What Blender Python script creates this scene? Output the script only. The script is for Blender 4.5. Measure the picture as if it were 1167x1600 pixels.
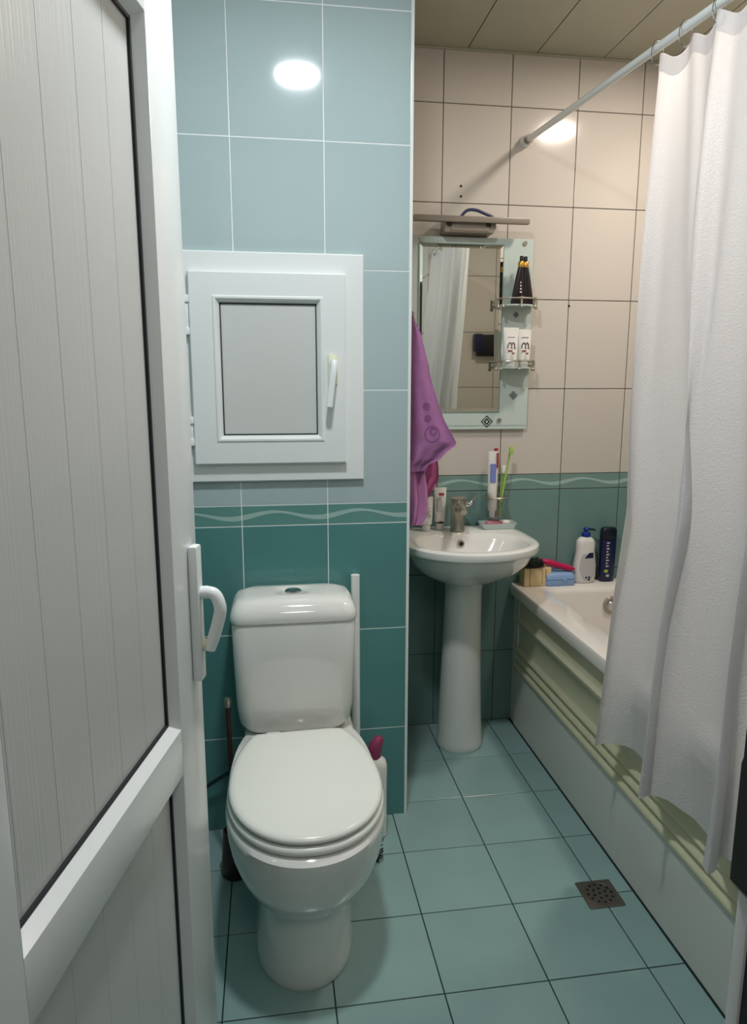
import bpy, bmesh, math, random
from mathutils import Vector, Matrix
for o in list(bpy.data.objects): bpy.data.objects.remove(o)
random.seed(7)
S = bpy.context.scene
C = S.collection
PI = math.pi
V = Vector

# ------------------------------------------------------------------ camera
CAM_PITCH, CAM_ROLL, CAM_YAW, CAM_Z, CAM_F = 0.1789, 0.0009, 0.1472, 1.3724, 1099.46
cd = bpy.data.cameras.new('camera'); cam = bpy.data.objects.new('camera', cd); C.objects.link(cam)
cd.sensor_fit = 'HORIZONTAL'; cd.sensor_width = 36.0; cd.lens = 36.0*CAM_F/1167.0
cd.clip_start = 0.02
c_, s_ = math.cos(CAM_YAW), math.sin(CAM_YAW)
R_ = V((c_, -s_, 0)); F_ = V((s_, c_, 0)); U_ = V((0, 0, 1))
F2 = F_*math.cos(CAM_PITCH) - U_*math.sin(CAM_PITCH)
U2 = U_*math.cos(CAM_PITCH) + F_*math.sin(CAM_PITCH)
R3 = R_*math.cos(CAM_ROLL) + U2*math.sin(CAM_ROLL)
U3 = U2*math.cos(CAM_ROLL) - R_*math.sin(CAM_ROLL)
M = Matrix((( R3.x, U3.x, -F2.x, 0), (R3.y, U3.y, -F2.y, 0), (R3.z, U3.z, -F2.z, CAM_Z), (0, 0, 0, 1)))
cam.matrix_world = M
S.camera = cam

# ------------------------------------------------------------------ world, exposure
w = bpy.data.worlds.new('world'); S.world = w; w.use_nodes = True
w.node_tree.nodes['Background'].inputs[0].default_value = (0.80, 0.85, 0.88, 1)
w.node_tree.nodes['Background'].inputs[1].default_value = 0.05
S.view_settings.view_transform = 'Standard'
S.view_settings.look = 'None'
S.view_settings.gamma = 1.0
S.view_settings.use_curve_mapping = False
S.view_settings.exposure = 0.0
LAMP_A = dict(x=0.140, y=1.209, power=16.0, color=(0.93, 0.98, 1.0))   # over the toilet
LAMP_B = dict(x=1.326, y=1.97, power=11.0, color=(1.0, 0.90, 0.80))    # over the bath
HALL = dict(loc=(0.17, -0.45, 2.35), power=6.5, color=(1.0, 0.95, 0.88), size=0.5)

# ------------------------------------------------------------------ room numbers
Y_WC, Y_SINK = 2.0417, 2.6288
X_CORNER, X_PANEL, X_RIGHT, X_LEFT = 0.411, 0.963, 1.663, -0.50
Y_FRONT, Y_FOOT = 0.50, 0.92
Z_CEIL = 2.525
BAND_TOP, BAND_LOW = 1.027, 0.966
TH = 0.3307

# ------------------------------------------------------------------ helpers
def srgb(r, g, b):
    f = lambda c: (c/12.92 if c <= 0.04045 else ((c+0.055)/1.055)**2.4)
    return (f(r/255), f(g/255), f(b/255), 1)

def mat(name, col, rough=0.4, metal=0.0, var=0.05, scale=8.0, bump=0.0, bscale=60.0, trans=0.0, ior=1.45, coat=0.0, objvar=0.0, sss=0.0):
    m = bpy.data.materials.new(name); m.use_nodes = True
    nt = m.node_tree; n = nt.nodes; l = nt.links
    p = n['Principled BSDF']
    p.inputs['Roughness'].default_value = rough
    p.inputs['Metallic'].default_value = metal
    p.inputs['Transmission Weight'].default_value = trans
    p.inputs['IOR'].default_value = ior
    p.inputs['Coat Weight'].default_value = coat
    tc = n.new('ShaderNodeTexCoord')
    nz = n.new('ShaderNodeTexNoise'); nz.inputs['Scale'].default_value = scale; nz.inputs['Detail'].default_value = 4
    l.new(tc.outputs['Object'], nz.inputs['Vector'])
    mr = n.new('ShaderNodeMapRange'); mr.inputs[3].default_value = 1-var; mr.inputs[4].default_value = 1+var
    l.new(nz.outputs['Fac'], mr.inputs[0])
    fac = mr.outputs[0]
    if objvar:
        oi = n.new('ShaderNodeObjectInfo')
        m2 = n.new('ShaderNodeMapRange'); m2.inputs[3].default_value = 1-objvar; m2.inputs[4].default_value = 1+objvar
        l.new(oi.outputs['Random'], m2.inputs[0])
        mu = n.new('ShaderNodeMath'); mu.operation = 'MULTIPLY'; l.new(fac, mu.inputs[0]); l.new(m2.outputs[0], mu.inputs[1]); fac = mu.outputs[0]
    vm = n.new('ShaderNodeVectorMath'); vm.operation = 'SCALE'
    vm.inputs[0].default_value = col[:3]; l.new(fac, vm.inputs['Scale'])
    l.new(vm.outputs[0], p.inputs['Base Color'])
    m['col'] = 'x'
    if bump:
        nb = n.new('ShaderNodeTexNoise'); nb.inputs['Scale'].default_value = bscale; nb.inputs['Detail'].default_value = 3
        l.new(tc.outputs['Object'], nb.inputs['Vector'])
        bp = n.new('ShaderNodeBump'); bp.inputs['Strength'].default_value = bump; bp.inputs['Distance'].default_value = 0.002
        l.new(nb.outputs['Fac'], bp.inputs['Height']); l.new(bp.outputs[0], p.inputs['Normal'])
    return m

def emis(name, col, strength):
    m = bpy.data.materials.new(name); m.use_nodes = True
    p = m.node_tree.nodes['Principled BSDF']
    p.inputs['Base Color'].default_value = (0.9, 0.9, 0.9, 1)
    p.inputs['Emission Color'].default_value = (*col, 1); p.inputs['Emission Strength'].default_value = strength
    return m

def tag(o, label=None, cat=None, group=None, kind=None):
    if label: o['label'] = label
    if cat: o['category'] = cat
    if group: o['group'] = group
    if kind: o['kind'] = kind
    return o

def empty(name, loc, label, cat, group=None, rz=0.0):
    o = bpy.data.objects.new(name, None); C.objects.link(o)
    o.empty_display_size = 0.02
    o.location = loc; o.rotation_euler = (0, 0, rz)
    return tag(o, label, cat, group)

def obj(name, bm, m, parent=None, smooth=True, loc=None):
    """link bm (in world or parent-local coordinates) as one mesh object"""
    bmesh.ops.recalc_face_normals(bm, faces=bm.faces)
    me = bpy.data.meshes.new(name); bm.to_mesh(me); bm.free()
    for k in (m if isinstance(m, (list, tuple)) else [m]): me.materials.append(k)
    if smooth:
        for p in me.polygons: p.use_smooth = True
        me.set_sharp_from_angle(angle=math.radians(42))
    o = bpy.data.objects.new(name, me); C.objects.link(o)
    if parent: o.parent = parent
    if loc: o.location = loc
    return o

def local(bm, parent_loc, rz=0.0):
    """turn world coordinates in bm into the parent's local ones"""
    mt = (Matrix.Translation(parent_loc) @ Matrix.Rotation(rz, 4, 'Z')).inverted()
    bmesh.ops.transform(bm, matrix=mt, verts=bm.verts)
    return bm

def wobj(name, bm, m, root=None, smooth=True):
    """bm is in world coordinates; parent it to root without moving it"""
    if root is not None:
        local(bm, root.location, root.rotation_euler.z)
    return obj(name, bm, m, root, smooth)

def top(name, bm, m, label, cat, group=None, smooth=True):
    """single mesh thing whose origin sits at its base centre"""
    xs = [v.co for v in bm.verts]
    c = V(((min(v.x for v in xs)+max(v.x for v in xs))/2, (min(v.y for v in xs)+max(v.y for v in xs))/2, min(v.z for v in xs)))
    local(bm, c)
    o = obj(name, bm, m, None, smooth); o.location = c
    return tag(o, label, cat, group)

def box(bm, x0, x1, y0, y1, z0, z1, bev=0.0, seg=2):
    r = bmesh.ops.create_cube(bm, size=1.0)
    vs = r['verts']
    for v in vs:
        v.co = V((x0+(v.co.x+.5)*(x1-x0), y0+(v.co.y+.5)*(y1-y0), z0+(v.co.z+.5)*(z1-z0)))
    if bev > 0:
        es = list({e for v in vs for e in v.link_edges})
        bmesh.ops.bevel(bm, geom=es, offset=bev, segments=seg, affect='EDGES', profile=0.6)
    return bm

def B(*a, **k): return box(bmesh.new(), *a, **k)

def loft(bm, rings, cap0=True, cap1=True, closed=True):
    vr = [[bm.verts.new(p) for p in r] for r in rings]
    n = len(rings[0])
    for a, b in zip(vr, vr[1:]):
        for i in range(n if closed else n-1):
            j = (i+1) % n
            bm.faces.new((a[i], a[j], b[j], b[i]))
    if cap0: bm.faces.new(list(reversed(vr[0])))
    if cap1: bm.faces.new(vr[-1])
    return bm

def circ(cx, cy, z, rx, ry=None, n=32):
    ry = rx if ry is None else ry
    return [V((cx+rx*math.cos(2*PI*i/n), cy+ry*math.sin(2*PI*i/n), z)) for i in range(n)]

def lathe(bm, cx, cy, prof, n=32, cap0=True, cap1=True):
    return loft(bm, [circ(cx, cy, z, max(r, 1e-4), n=n) for r, z in prof], cap0, cap1)

def rrect(x0, x1, y0, y1, r, z, k=6):
    pts = []
    for cx, cy, a0 in ((x1-r, y1-r, 0), (x0+r, y1-r, PI/2), (x0+r, y0+r, PI), (x1-r, y0+r, 3*PI/2)):
        for i in range(k+1):
            a = a0+i/k*PI/2
            pts.append(V((cx+r*math.cos(a), cy+r*math.sin(a), z)))
    return pts

def egg(cx, cy, hw, af, ab, z, nf=2.0, nb=2.6, n=64):
    """ring with a front (towards -y) of reach af and a back of reach ab"""
    pts = []
    for i in range(n):
        a = 2*PI*i/n
        c, s = math.cos(a), math.sin(a)
        e = nb if s > 0 else nf
        rr = (abs(c)**e + abs(s)**e)**(-1/e)
        pts.append(V((cx+hw*rr*c, cy+(ab if s > 0 else af)*rr*s, z)))
    return pts

def tube(bm, path, r, n=10, caps=True):
    path = [V(p) for p in path]
    rings = []
    prev = None
    for i, p in enumerate(path):
        t = (path[min(i+1, len(path)-1)] - path[max(i-1, 0)]).normalized()
        if prev is None:
            a = t.orthogonal().normalized()
        else:
            a = (prev - t*prev.dot(t)).normalized()
        prev = a; b = t.cross(a)
        rad = r[i] if isinstance(r, (list, tuple)) else r
        rings.append([p + a*rad*math.cos(2*PI*k/n) + b*rad*math.sin(2*PI*k/n) for k in range(n)])
    return loft(bm, rings, caps, caps)

def bez(pts, k=8):
    """Catmull-Rom through pts"""
    pts = [V(p) for p in pts]
    out = []
    P = [pts[0]]+pts+[pts[-1]]
    for i in range(1, len(P)-2):
        for j in range(k):
            t = j/k
            a, b, c, d = P[i-1], P[i], P[i+1], P[i+2]
            out.append(0.5*((2*b)+(c-a)*t+(2*a-5*b+4*c-d)*t*t+(3*b-a-3*c+d)*t**3))
    out.append(pts[-1])
    return out

def interp(tab, x):
    if x <= tab[0][0]: return tab[0][1]
    for (a, fa), (b, fb) in zip(tab, tab[1:]):
        if x <= b: return fa+(fb-fa)*(x-a)/(b-a)
    return tab[-1][1]

# ------------------------------------------------------------------ materials
M_wc_up = mat('pale_blue_glazed_tile', srgb(169, 186, 188), 0.08, var=0.03, scale=5, objvar=0.02)
M_sk_up = mat('cream_glazed_tile', srgb(204, 196, 187), 0.12, var=0.03, scale=5, objvar=0.02)
M_tealk = mat('pale_teal_glazed_tile', srgb(114, 144, 139), 0.13, var=0.10, scale=6, objvar=0.03)
M_teal = mat('teal_glazed_tile', srgb(86, 138, 136), 0.13, var=0.10, scale=6, objvar=0.03)
M_floor = mat('teal_floor_tile', srgb(138, 166, 164), 0.22, var=0.10, scale=5, objvar=0.03, bump=0.12, bscale=25)
M_grout_w = mat('light_grout', srgb(232, 236, 234), 0.8, var=0.08, scale=20)
M_grout_d = mat('dark_grout', srgb(84, 76, 68), 0.8, var=0.15, scale=20)
M_grout_f = mat('dark_floor_grout', srgb(22, 48, 50), 0.8, var=0.15, scale=20)
M_plaster = mat('white_plaster', srgb(215, 215, 210), 0.8, bump=0.2, bscale=40)
M_pvc = mat('white_pvc', srgb(228, 231, 230), 0.22, var=0.015, scale=6)
M_pvc_dull = mat('panel_pvc', srgb(206, 207, 204), 0.30, var=0.015, scale=6)
M_gasket = mat('black_gasket', srgb(28, 34, 38), 0.55)
M_handle = mat('white_handle_plastic', srgb(236, 240, 240), 0.25, var=0.02)
M_handle_y = mat('yellowed_plastic', srgb(226, 226, 198), 0.3, var=0.04)
M_cer = mat('white_ceramic', srgb(227, 226, 221), 0.08, var=0.012, scale=4, coat=0.5)
M_seat = mat('seat_plastic', srgb(232, 233, 226), 0.22, var=0.012, scale=4)
M_chrome = mat('chrome', srgb(200, 200, 196), 0.12, metal=1.0, var=0.03)
M_dchrome = mat('worn_chrome', srgb(178, 172, 160), 0.30, metal=0.85, var=0.12, scale=30)
M_steel = mat('stained_steel', srgb(128, 120, 112), 0.38, metal=0.85, var=0.15, scale=30)
M_black = mat('black_plastic', srgb(14, 14, 16), 0.3)
M_inkblack = mat('black_ink', srgb(20, 22, 24), 0.7)
M_bath = mat('bath_acrylic', srgb(236, 228, 220), 0.14, var=0.012, scale=3, coat=0.3)
M_apron = mat('bath_panel_plastic', srgb(214, 213, 206), 0.30, var=0.03, scale=3)
M_apron_c = mat('shaded_panel_plastic', srgb(206, 203, 172), 0.25, var=0.03, scale=3)  # same cream panel, with the warm shade under the rim put into its colour
M_ceil = mat('beige_ceiling_panel', srgb(166, 164, 146), 0.16, var=0.05, scale=3, objvar=0.01)
M_glassplate = mat('frosted_green_glass', srgb(194, 208, 202), 0.14, var=0.02, coat=0.6)
M_greenedge = mat('green_glass_edge', srgb(120, 148, 138), 0.15)
M_mirror = mat('mirror_silver', srgb(205, 208, 200), 0.015, metal=1.0, var=0.0)
M_glass = mat('clear_glass', (1, 1, 1, 1), 0.03, trans=1.0, ior=1.45, var=0.0)
M_navy = mat('navy_plastic', srgb(20, 26, 66), 0.28)
M_blue = mat('blue_plastic', srgb(28, 48, 140), 0.3)
M_white = mat('white_plastic', srgb(232, 228, 222), 0.3, var=0.02)
M_gold = mat('gold_collar', srgb(196, 152, 72), 0.3, metal=0.7)
M_dark = mat('dark_brown_black', srgb(34, 26, 28), 0.25)
M_print = mat('dark_print', srgb(70, 58, 58), 0.5)
M_brown = mat('reddish_brown_print', srgb(150, 100, 84), 0.5)
M_pink = mat('pink_soap', srgb(222, 150, 164), 0.45)
M_magenta = mat('crimson_plastic', srgb(190, 20, 80), 0.4)
M_soapblue = mat('light_blue_plastic', srgb(140, 172, 214), 0.35)
M_cream = mat('cream_cardboard', srgb(226, 202, 152), 0.5, var=0.06)
M_bristle = mat('dark_bristle', srgb(38, 44, 40), 0.8, bump=0.8, bscale=300)
M_green = mat('lime_green_plastic', srgb(166, 196, 96), 0.3)
M_red = mat('red_print', srgb(168, 58, 66), 0.4)
M_purple = mat('lavender_blue_print', srgb(124, 136, 200), 0.4)
M_wood = mat('dark_brown_plastic', srgb(62, 36, 32), 0.4, var=0.15, scale=30)
M_fixture = mat('taupe_grey_fixture', srgb(134, 124, 112), 0.35, var=0.06, scale=20)
M_cable = mat('dark_blue_cable', srgb(52, 60, 92), 0.4)
M_capred = mat('magenta_cap', srgb(142, 56, 90), 0.4)
M_grey = mat('grey_label', srgb(196, 190, 192), 0.4)
M_hose = mat('dark_hose', srgb(24, 40, 42), 0.5)

def wave_tile_mat(name, base, x0):
    """border tile: teal with a lighter printed ribbon"""
    m = mat(name, base, 0.13, var=0.10, scale=6)
    nt = m.node_tree; n = nt.nodes; l = nt.links
    p = n['Principled BSDF']; src = p.inputs['Base Color'].links[0].from_socket
    g = n.new('ShaderNodeNewGeometry'); sp = n.new('ShaderNodeSeparateXYZ'); l.new(g.outputs['Position'], sp.inputs[0])
    def ma(op, a, b=None):
        k = n.new('ShaderNodeMath'); k.operation = op
        for i, v in enumerate((a, b)):
            if v is None: continue
            if isinstance(v, (int, float)): k.inputs[i].default_value = v
            else: l.new(v, k.inputs[i])
        return k.outputs[0]
    ph = ma('MULTIPLY', ma('SUBTRACT', sp.outputs['X'], x0), 2*PI/0.25)
    cen = ma('SUBTRACT', 0.998, ma('MULTIPLY', ma('COSINE', ph), 0.0095))
    d = ma('ABSOLUTE', ma('SUBTRACT', sp.outputs['Z'], cen))
    wdt = ma('ADD', 0.0055, ma('MULTIPLY', ma('SINE', ma('ADD', ph, 0.8)), 0.002))
    inside = ma('LESS_THAN', d, wdt)
    mx = n.new('ShaderNodeMix'); mx.data_type = 'RGBA'
    l.new(ma('MULTIPLY', inside, 0.7), mx.inputs[0]); l.new(src, mx.inputs[6]); mx.inputs[7].default_value = srgb(178, 202, 196)
    l.new(mx.outputs[2], p.inputs['Base Color'])
    return m
M_wave_wc = wave_tile_mat('wc_border_tile', srgb(100, 146, 140), -0.113)
M_wave_sk = wave_tile_mat('sink_border_tile', srgb(122, 150, 142), 0.607)

def ribbed(m, scale, strength):
    nt = m.node_tree; n = nt.nodes; l = nt.links; p = n['Principled BSDF']
    tc = n.new('ShaderNodeTexCoord'); sp = n.new('ShaderNodeSeparateXYZ'); l.new(tc.outputs['Object'], sp.inputs[0])
    cb = n.new('ShaderNodeCombineXYZ'); l.new(sp.outputs['Y'], cb.inputs[0])
    wv = n.new('ShaderNodeTexNoise'); wv.inputs['Scale'].default_value = scale; wv.inputs['Detail'].default_value = 2
    l.new(cb.outputs[0], wv.inputs['Vector'])
    b = n.new('ShaderNodeBump'); b.inputs['Strength'].default_value = strength; b.inputs['Distance'].default_value = 0.001
    l.new(wv.outputs['Fac'], b.inputs['Height']); l.new(b.outputs[0], p.inputs['Normal'])
ribbed(M_pvc_dull, 150, 0.6)

# fabric of the curtain: white, lets light through, tiny glittering relief
M_curtain = bpy.data.materials.new('curtain_fabric'); M_curtain.use_nodes = True
nt = M_curtain.node_tree; n = nt.nodes; l = nt.links
p = n['Principled BSDF']; p.inputs['Base Color'].default_value = srgb(232, 228, 229); p.inputs['Roughness'].default_value = 0.45
tc = n.new('ShaderNodeTexCoord')
vo = n.new('ShaderNodeTexVoronoi'); vo.inputs['Scale'].default_value = 210; l.new(tc.outputs['Object'], vo.inputs['Vector'])
nz = n.new('ShaderNodeTexNoise'); nz.inputs['Scale'].default_value = 9; nz.inputs['Detail'].default_value = 3; l.new(tc.outputs['Object'], nz.inputs['Vector'])
bp = n.new('ShaderNodeBump'); bp.inputs['Strength'].default_value = 0.6; bp.inputs['Distance'].default_value = 0.0015; l.new(vo.outputs['Distance'], bp.inputs['Height'])
bp2 = n.new('ShaderNodeBump'); bp2.inputs['Strength'].default_value = 0.25; bp2.inputs['Distance'].default_value = 0.006; l.new(nz.outputs['Fac'], bp2.inputs['Height']); l.new(bp.outputs[0], bp2.inputs['Normal'])
l.new(bp2.outputs[0], p.inputs['Normal'])
tl = n.new('ShaderNodeBsdfTranslucent'); tl.inputs[0].default_value = (0.86, 0.84, 0.84, 1)
mx = n.new('ShaderNodeMixShader'); mx.inputs[0].default_value = 0.40
out = n['Material Output']
l.new(p.outputs[0], mx.inputs[1]); l.new(tl.outputs[0], mx.inputs[2]); l.new(mx.outputs[0], out.inputs[0])

def towel_mat(name, base, dark):
    m = mat(name, base, 0.9, var=0.10, scale=40, bump=0.9, bscale=260)
    nt = m.node_tree; n = nt.nodes; l = nt.links; p = n['Principled BSDF']
    src = p.inputs['Base Color'].links[0].from_socket
    tc = n.new('ShaderNodeTexCoord')
    # woven swirl pattern: distorted rings
    def ring(c, r, wd):
        vs = n.new('ShaderNodeVectorMath'); vs.operation = 'SUBTRACT'; l.new(tc.outputs['Object'], vs.inputs[0]); vs.inputs[1].default_value = c
        mu = n.new('ShaderNodeVectorMath'); mu.operation = 'MULTIPLY'; l.new(vs.outputs[0], mu.inputs[0]); mu.inputs[1].default_value = (1, 0, 1)
        ln = n.new('ShaderNodeVectorMath'); ln.operation = 'LENGTH'; l.new(mu.outputs[0], ln.inputs[0])
        a = n.new('ShaderNodeMath'); a.operation = 'SUBTRACT'; l.new(ln.outputs['Value'], a.inputs[0]); a.inputs[1].default_value = r
        b = n.new('ShaderNodeMath'); b.operation = 'ABSOLUTE'; l.new(a.outputs[0], b.inputs[0])
        c2 = n.new('ShaderNodeMath'); c2.operation = 'LESS_THAN'; l.new(b.outputs[0], c2.inputs[0]); c2.inputs[1].default_value = wd
        return c2.outputs[0]
    rs = [ring((0.510, 0, 1.218), 0.024, 0.003), ring((0.514, 0, 1.226), 0.010, 0.003), ring((0.490, 0, 1.305), 0.007, 0.006), ring((0.494, 0, 1.267), 0.006, 0.006), ring((0.500, 0, 1.09), 0.018, 0.003)]
    acc = rs[0]
    for r in rs[1:]:
        k = n.new('ShaderNodeMath'); k.operation = 'MAXIMUM'; l.new(acc, k.inputs[0]); l.new(r, k.inputs[1]); acc = k.outputs[0]
    k = n.new('ShaderNodeMath'); k.operation = 'MULTIPLY'; l.new(acc, k.inputs[0]); k.inputs[1].default_value = 0.7
    mx = n.new('ShaderNodeMix'); mx.data_type = 'RGBA'; l.new(k.outputs[0], mx.inputs[0]); l.new(src, mx.inputs[6]); mx.inputs[7].default_value = dark
    l.new(mx.outputs[2], p.inputs['Base Color'])
    return m
M_towel = towel_mat('purple_towel', srgb(156, 104, 152), srgb(116, 66, 114))
M_towel_b = mat('pink_towel_side', srgb(172, 82, 128), 0.9, var=0.14, scale=40, bump=0.9, bscale=260)
M_towel_c = mat('pale_pink_towel_end', srgb(196, 132, 178), 0.9, var=0.16, scale=30, bump=0.9, bscale=260)

# ------------------------------------------------------------------ the setting
def struct(name, bm, m, smooth=False):
    o = obj(name, bm, m, None, smooth); o['kind'] = 'structure'; return o

tile_cache = {}
def tile_mesh(w_, h_, t_, m, key):
    k = (round(w_, 4), round(h_, 4), key)
    if k not in tile_cache:
        bm = bmesh.new(); c = 0.0012
        loft(bm, [[V((-w_/2, -h_/2, 0)), V((w_/2, -h_/2, 0)), V((w_/2, h_/2, 0)), V((-w_/2, h_/2, 0))],
                  [V((-w_/2, -h_/2, t_-c*.6)), V((w_/2, -h_/2, t_-c*.6)), V((w_/2, h_/2, t_-c*.6)), V((-w_/2, h_/2, t_-c*.6))],
                  [V((-w_/2+c, -h_/2+c, t_)), V((w_/2-c, -h_/2+c, t_)), V((w_/2-c, h_/2-c, t_)), V((-w_/2+c, h_/2-c, t_))]])
        bmesh.ops.recalc_face_normals(bm, faces=bm.faces)
        me = bpy.data.meshes.new('tile'); bm.to_mesh(me); bm.free(); me.materials.append(m)
        tile_cache[k] = me
    return tile_cache[k]

def tiling(parent, origin, ua, va, na, us, vs, gap, matf, t_=0.0025, tilt=0.0011, name='tile'):
    """tiles between the joint positions us and vs on the plane origin + u*ua + v*va, facing na"""
    ua, va, na = V(ua), V(va), V(na)
    for i in range(len(us)-1):
        for j in range(len(vs)-1):
            u0, u1 = us[i]+gap/2, us[i+1]-gap/2
            v0, v1 = vs[j]+gap/2, vs[j+1]-gap/2
            if u1-u0 < 0.004 or v1-v0 < 0.004: continue
            r = matf(us[i], us[i+1], vs[j], vs[j+1])
            if r is None: continue
            m, key = r
            me = tile_mesh(u1-u0, v1-v0, t_, m, key)
            o = bpy.data.objects.new(name, me); C.objects.link(o)
            p0 = V(origin)+ua*(u0+u1)/2+va*(v0+v1)/2
            n2 = (na + ua*random.uniform(-tilt, tilt) + va*random.uniform(-tilt, tilt)).normalized()
            u2 = (ua - n2*ua.dot(n2)).normalized(); v2 = n2.cross(u2)
            if v2.dot(va) < 0: v2 = -v2; u2 = v2.cross(n2)
            o.matrix_basis = Matrix(((u2.x, v2.x, n2.x, p0.x), (u2.y, v2.y, n2.y, p0.y), (u2.z, v2.z, n2.z, p0.z), (0, 0, 0, 1)))
            o.parent = parent

def joints(lo, hi, start, step):
    k0 = math.ceil((lo-start)/step+1e-6)
    out = [lo]
    x = start+k0*step
    while x < hi-1e-4:
        if x > lo+1e-4: out.append(x)
        x += step
    out.append(hi)
    return out

rows = [0.0, BAND_LOW-2*TH, BAND_LOW-TH, BAND_LOW, BAND_TOP, BAND_TOP+TH, BAND_TOP+2*TH, BAND_TOP+3*TH, BAND_TOP+4*TH, Z_CEIL]
def wallmats(up, upk, wave, wk, low=None, lk='teal'):
    low = low or M_teal
    def f(u0, u1, v0, v1):
        if v0 >= BAND_TOP-1e-4: return (up, upk)
        if v0 >= BAND_LOW-1e-4: return (wave, wk)
        return (low, lk)
    return f
T = 0.0025   # tile thickness
# wall with the hatch, behind the toilet
wall_back = struct('wall_back', B(X_LEFT-0.1, X_CORNER-T, Y_WC+0.0007, Y_SINK-T, 0, Z_CEIL), M_grout_w)
tiling(wall_back, (0, Y_WC+T, 0), (1, 0, 0), (0, 0, 1), (0, -1, 0), joints(X_LEFT, X_CORNER-0.004, -0.0834, 0.25), rows, 0.0026,
       wallmats(M_wc_up, 'wu', M_wave_wc, 'wwc'))
tiling(wall_back, (X_CORNER-T, 0, 0), (0, 1, 0), (0, 0, 1), (1, 0, 0), joints(Y_WC+0.004, Y_SINK-T, Y_SINK, 0.25), rows, 0.0026,
       wallmats(M_sk_up, 'su', M_teal, 'teal'))
# wall behind the wash basin
wall_far = struct('wall_far', B(X_CORNER-0.3, X_RIGHT+0.1, Y_SINK+T, Y_SINK+0.1, 0, Z_CEIL), M_grout_d)
tiling(wall_far, (0, Y_SINK+T, 0), (1, 0, 0), (0, 0, 1), (0, -1, 0), joints(X_CORNER, X_RIGHT, 0.6373, 0.25), rows, 0.003,
       wallmats(M_sk_up, 'su', M_wave_sk, 'wsk', M_tealk, 'tk'))
wall_right = struct('wall_right', B(X_RIGHT+T, X_RIGHT+0.1, Y_FOOT, Y_SINK+T, 0, Z_CEIL), M_grout_d)
tiling(wall_right, (X_RIGHT+T, 0, 0), (0, 1, 0), (0, 0, 1), (-1, 0, 0), joints(Y_FOOT, Y_SINK, Y_SINK, 0.25), rows, 0.003,
       wallmats(M_sk_up, 'su', M_teal, 'teal'))
# shaft at the foot of the bath and the door wall
wall_foot = struct('wall_foot', B(X_PANEL+T, X_RIGHT+0.1, Y_FRONT-0.1, Y_FOOT-T, 0, Z_CEIL), M_grout_d)
tiling(wall_foot, (0, Y_FOOT-T, 0), (1, 0, 0), (0, 0, 1), (0, 1, 0), joints(X_PANEL+T, X_RIGHT, 0.887, 0.25), rows, 0.003,
       wallmats(M_sk_up, 'su', M_teal, 'teal'))
tiling(wall_foot, (X_PANEL+T, 0, 0), (0, 1, 0), (0, 0, 1), (-1, 0, 0), joints(Y_FRONT, Y_FOOT, Y_SINK, 0.25), rows, 0.003,
       wallmats(M_sk_up, 'su', M_teal, 'teal'))
wall_left = struct('wall_left', B(X_LEFT-0.1, X_LEFT-T, Y_FRONT, Y_WC+T, 0, Z_CEIL), M_grout_w)
tiling(wall_left, (X_LEFT-T, 0, 0), (0, 1, 0), (0, 0, 1), (1, 0, 0), joints(Y_FRONT, Y_WC, Y_WC, 0.25), rows, 0.0026,
       wallmats(M_wc_up, 'wu', M_teal, 'teal'))
bm = bmesh.new()
box(bm, X_LEFT-0.1, -0.345, Y_FRONT-0.12, Y_FRONT, 0, Z_CEIL)
box(bm, 0.445, X_PANEL+T, Y_FRONT-0.12, Y_FRONT, 0, Z_CEIL)
box(bm, -0.345, 0.445, Y_FRONT-0.12, Y_FRONT, 2.08, Z_CEIL)
wall_front = struct('wall_front', bm, M_plaster)

# floor
floor = struct('floor', B(X_LEFT-0.1, X_RIGHT+0.1, -1.2, Y_SINK+0.1, -0.06, -0.0015), M_grout_f)
fx, fy, ft = 0.3658, 2.3486, 0.2497
DR = (0.812, 0.915, 1.549, 1.648)
def floortile(u0, u1, v0, v1):
    if v1 > Y_WC+T+0.001 and u1 < X_CORNER-0.01 : return None
    if v0 >= Y_WC and u0 < X_CORNER-0.01: return None
    return (M_floor, 'fl')
fus = joints(X_LEFT, X_PANEL-0.003, fx, ft)
fvs = sorted(joints(Y_FRONT-0.12, Y_SINK, fy, ft)+[Y_WC])
FM = lambda a, b, c, d: (M_floor, 'fl')
for u0, u1 in zip(fus, fus[1:]):
    def col(us_, lo, hi):
        tiling(floor, (0, 0, -0.0015), (1, 0, 0), (0, 1, 0), (0, 0, 1), us_, joints(lo, hi, fy, ft), 0.0032, FM, t_=0.003)
    y_mid = fy-ft                                   # joint just behind the toilet wall
    if u1 <= X_CORNER: col([u0, u1], Y_FRONT-0.12, Y_WC)
    elif u0 < X_CORNER:
        col([u0, u1], Y_FRONT-0.12, y_mid); col([X_CORNER, u1], y_mid, Y_SINK)
    else: col([u0, u1], Y_FRONT-0.12, Y_SINK)

# ceiling: long glossy boards 25 cm wide
ceiling = struct('ceiling', B(X_LEFT-0.1, X_RIGHT+0.1, -1.2, Y_SINK+0.1, Z_CEIL+0.004, Z_CEIL+0.08), M_black)
cus = joints(X_LEFT, X_RIGHT, 0.7195, 0.2505)
for a, b in zip(cus, cus[1:]):
    bm = B(a+0.0018, b-0.0018, Y_FRONT, Y_SINK, Z_CEIL, Z_CEIL+0.004)
    o = wobj('plank', bm, M_ceil, None, False); o.parent = ceiling
bm = bmesh.new()
box(bm, X_LEFT, X_RIGHT, Y_SINK-0.012, Y_SINK, Z_CEIL-0.006, Z_CEIL, 0.002)
trim_1 = struct('trim_1', bm, M_ceil)
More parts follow.
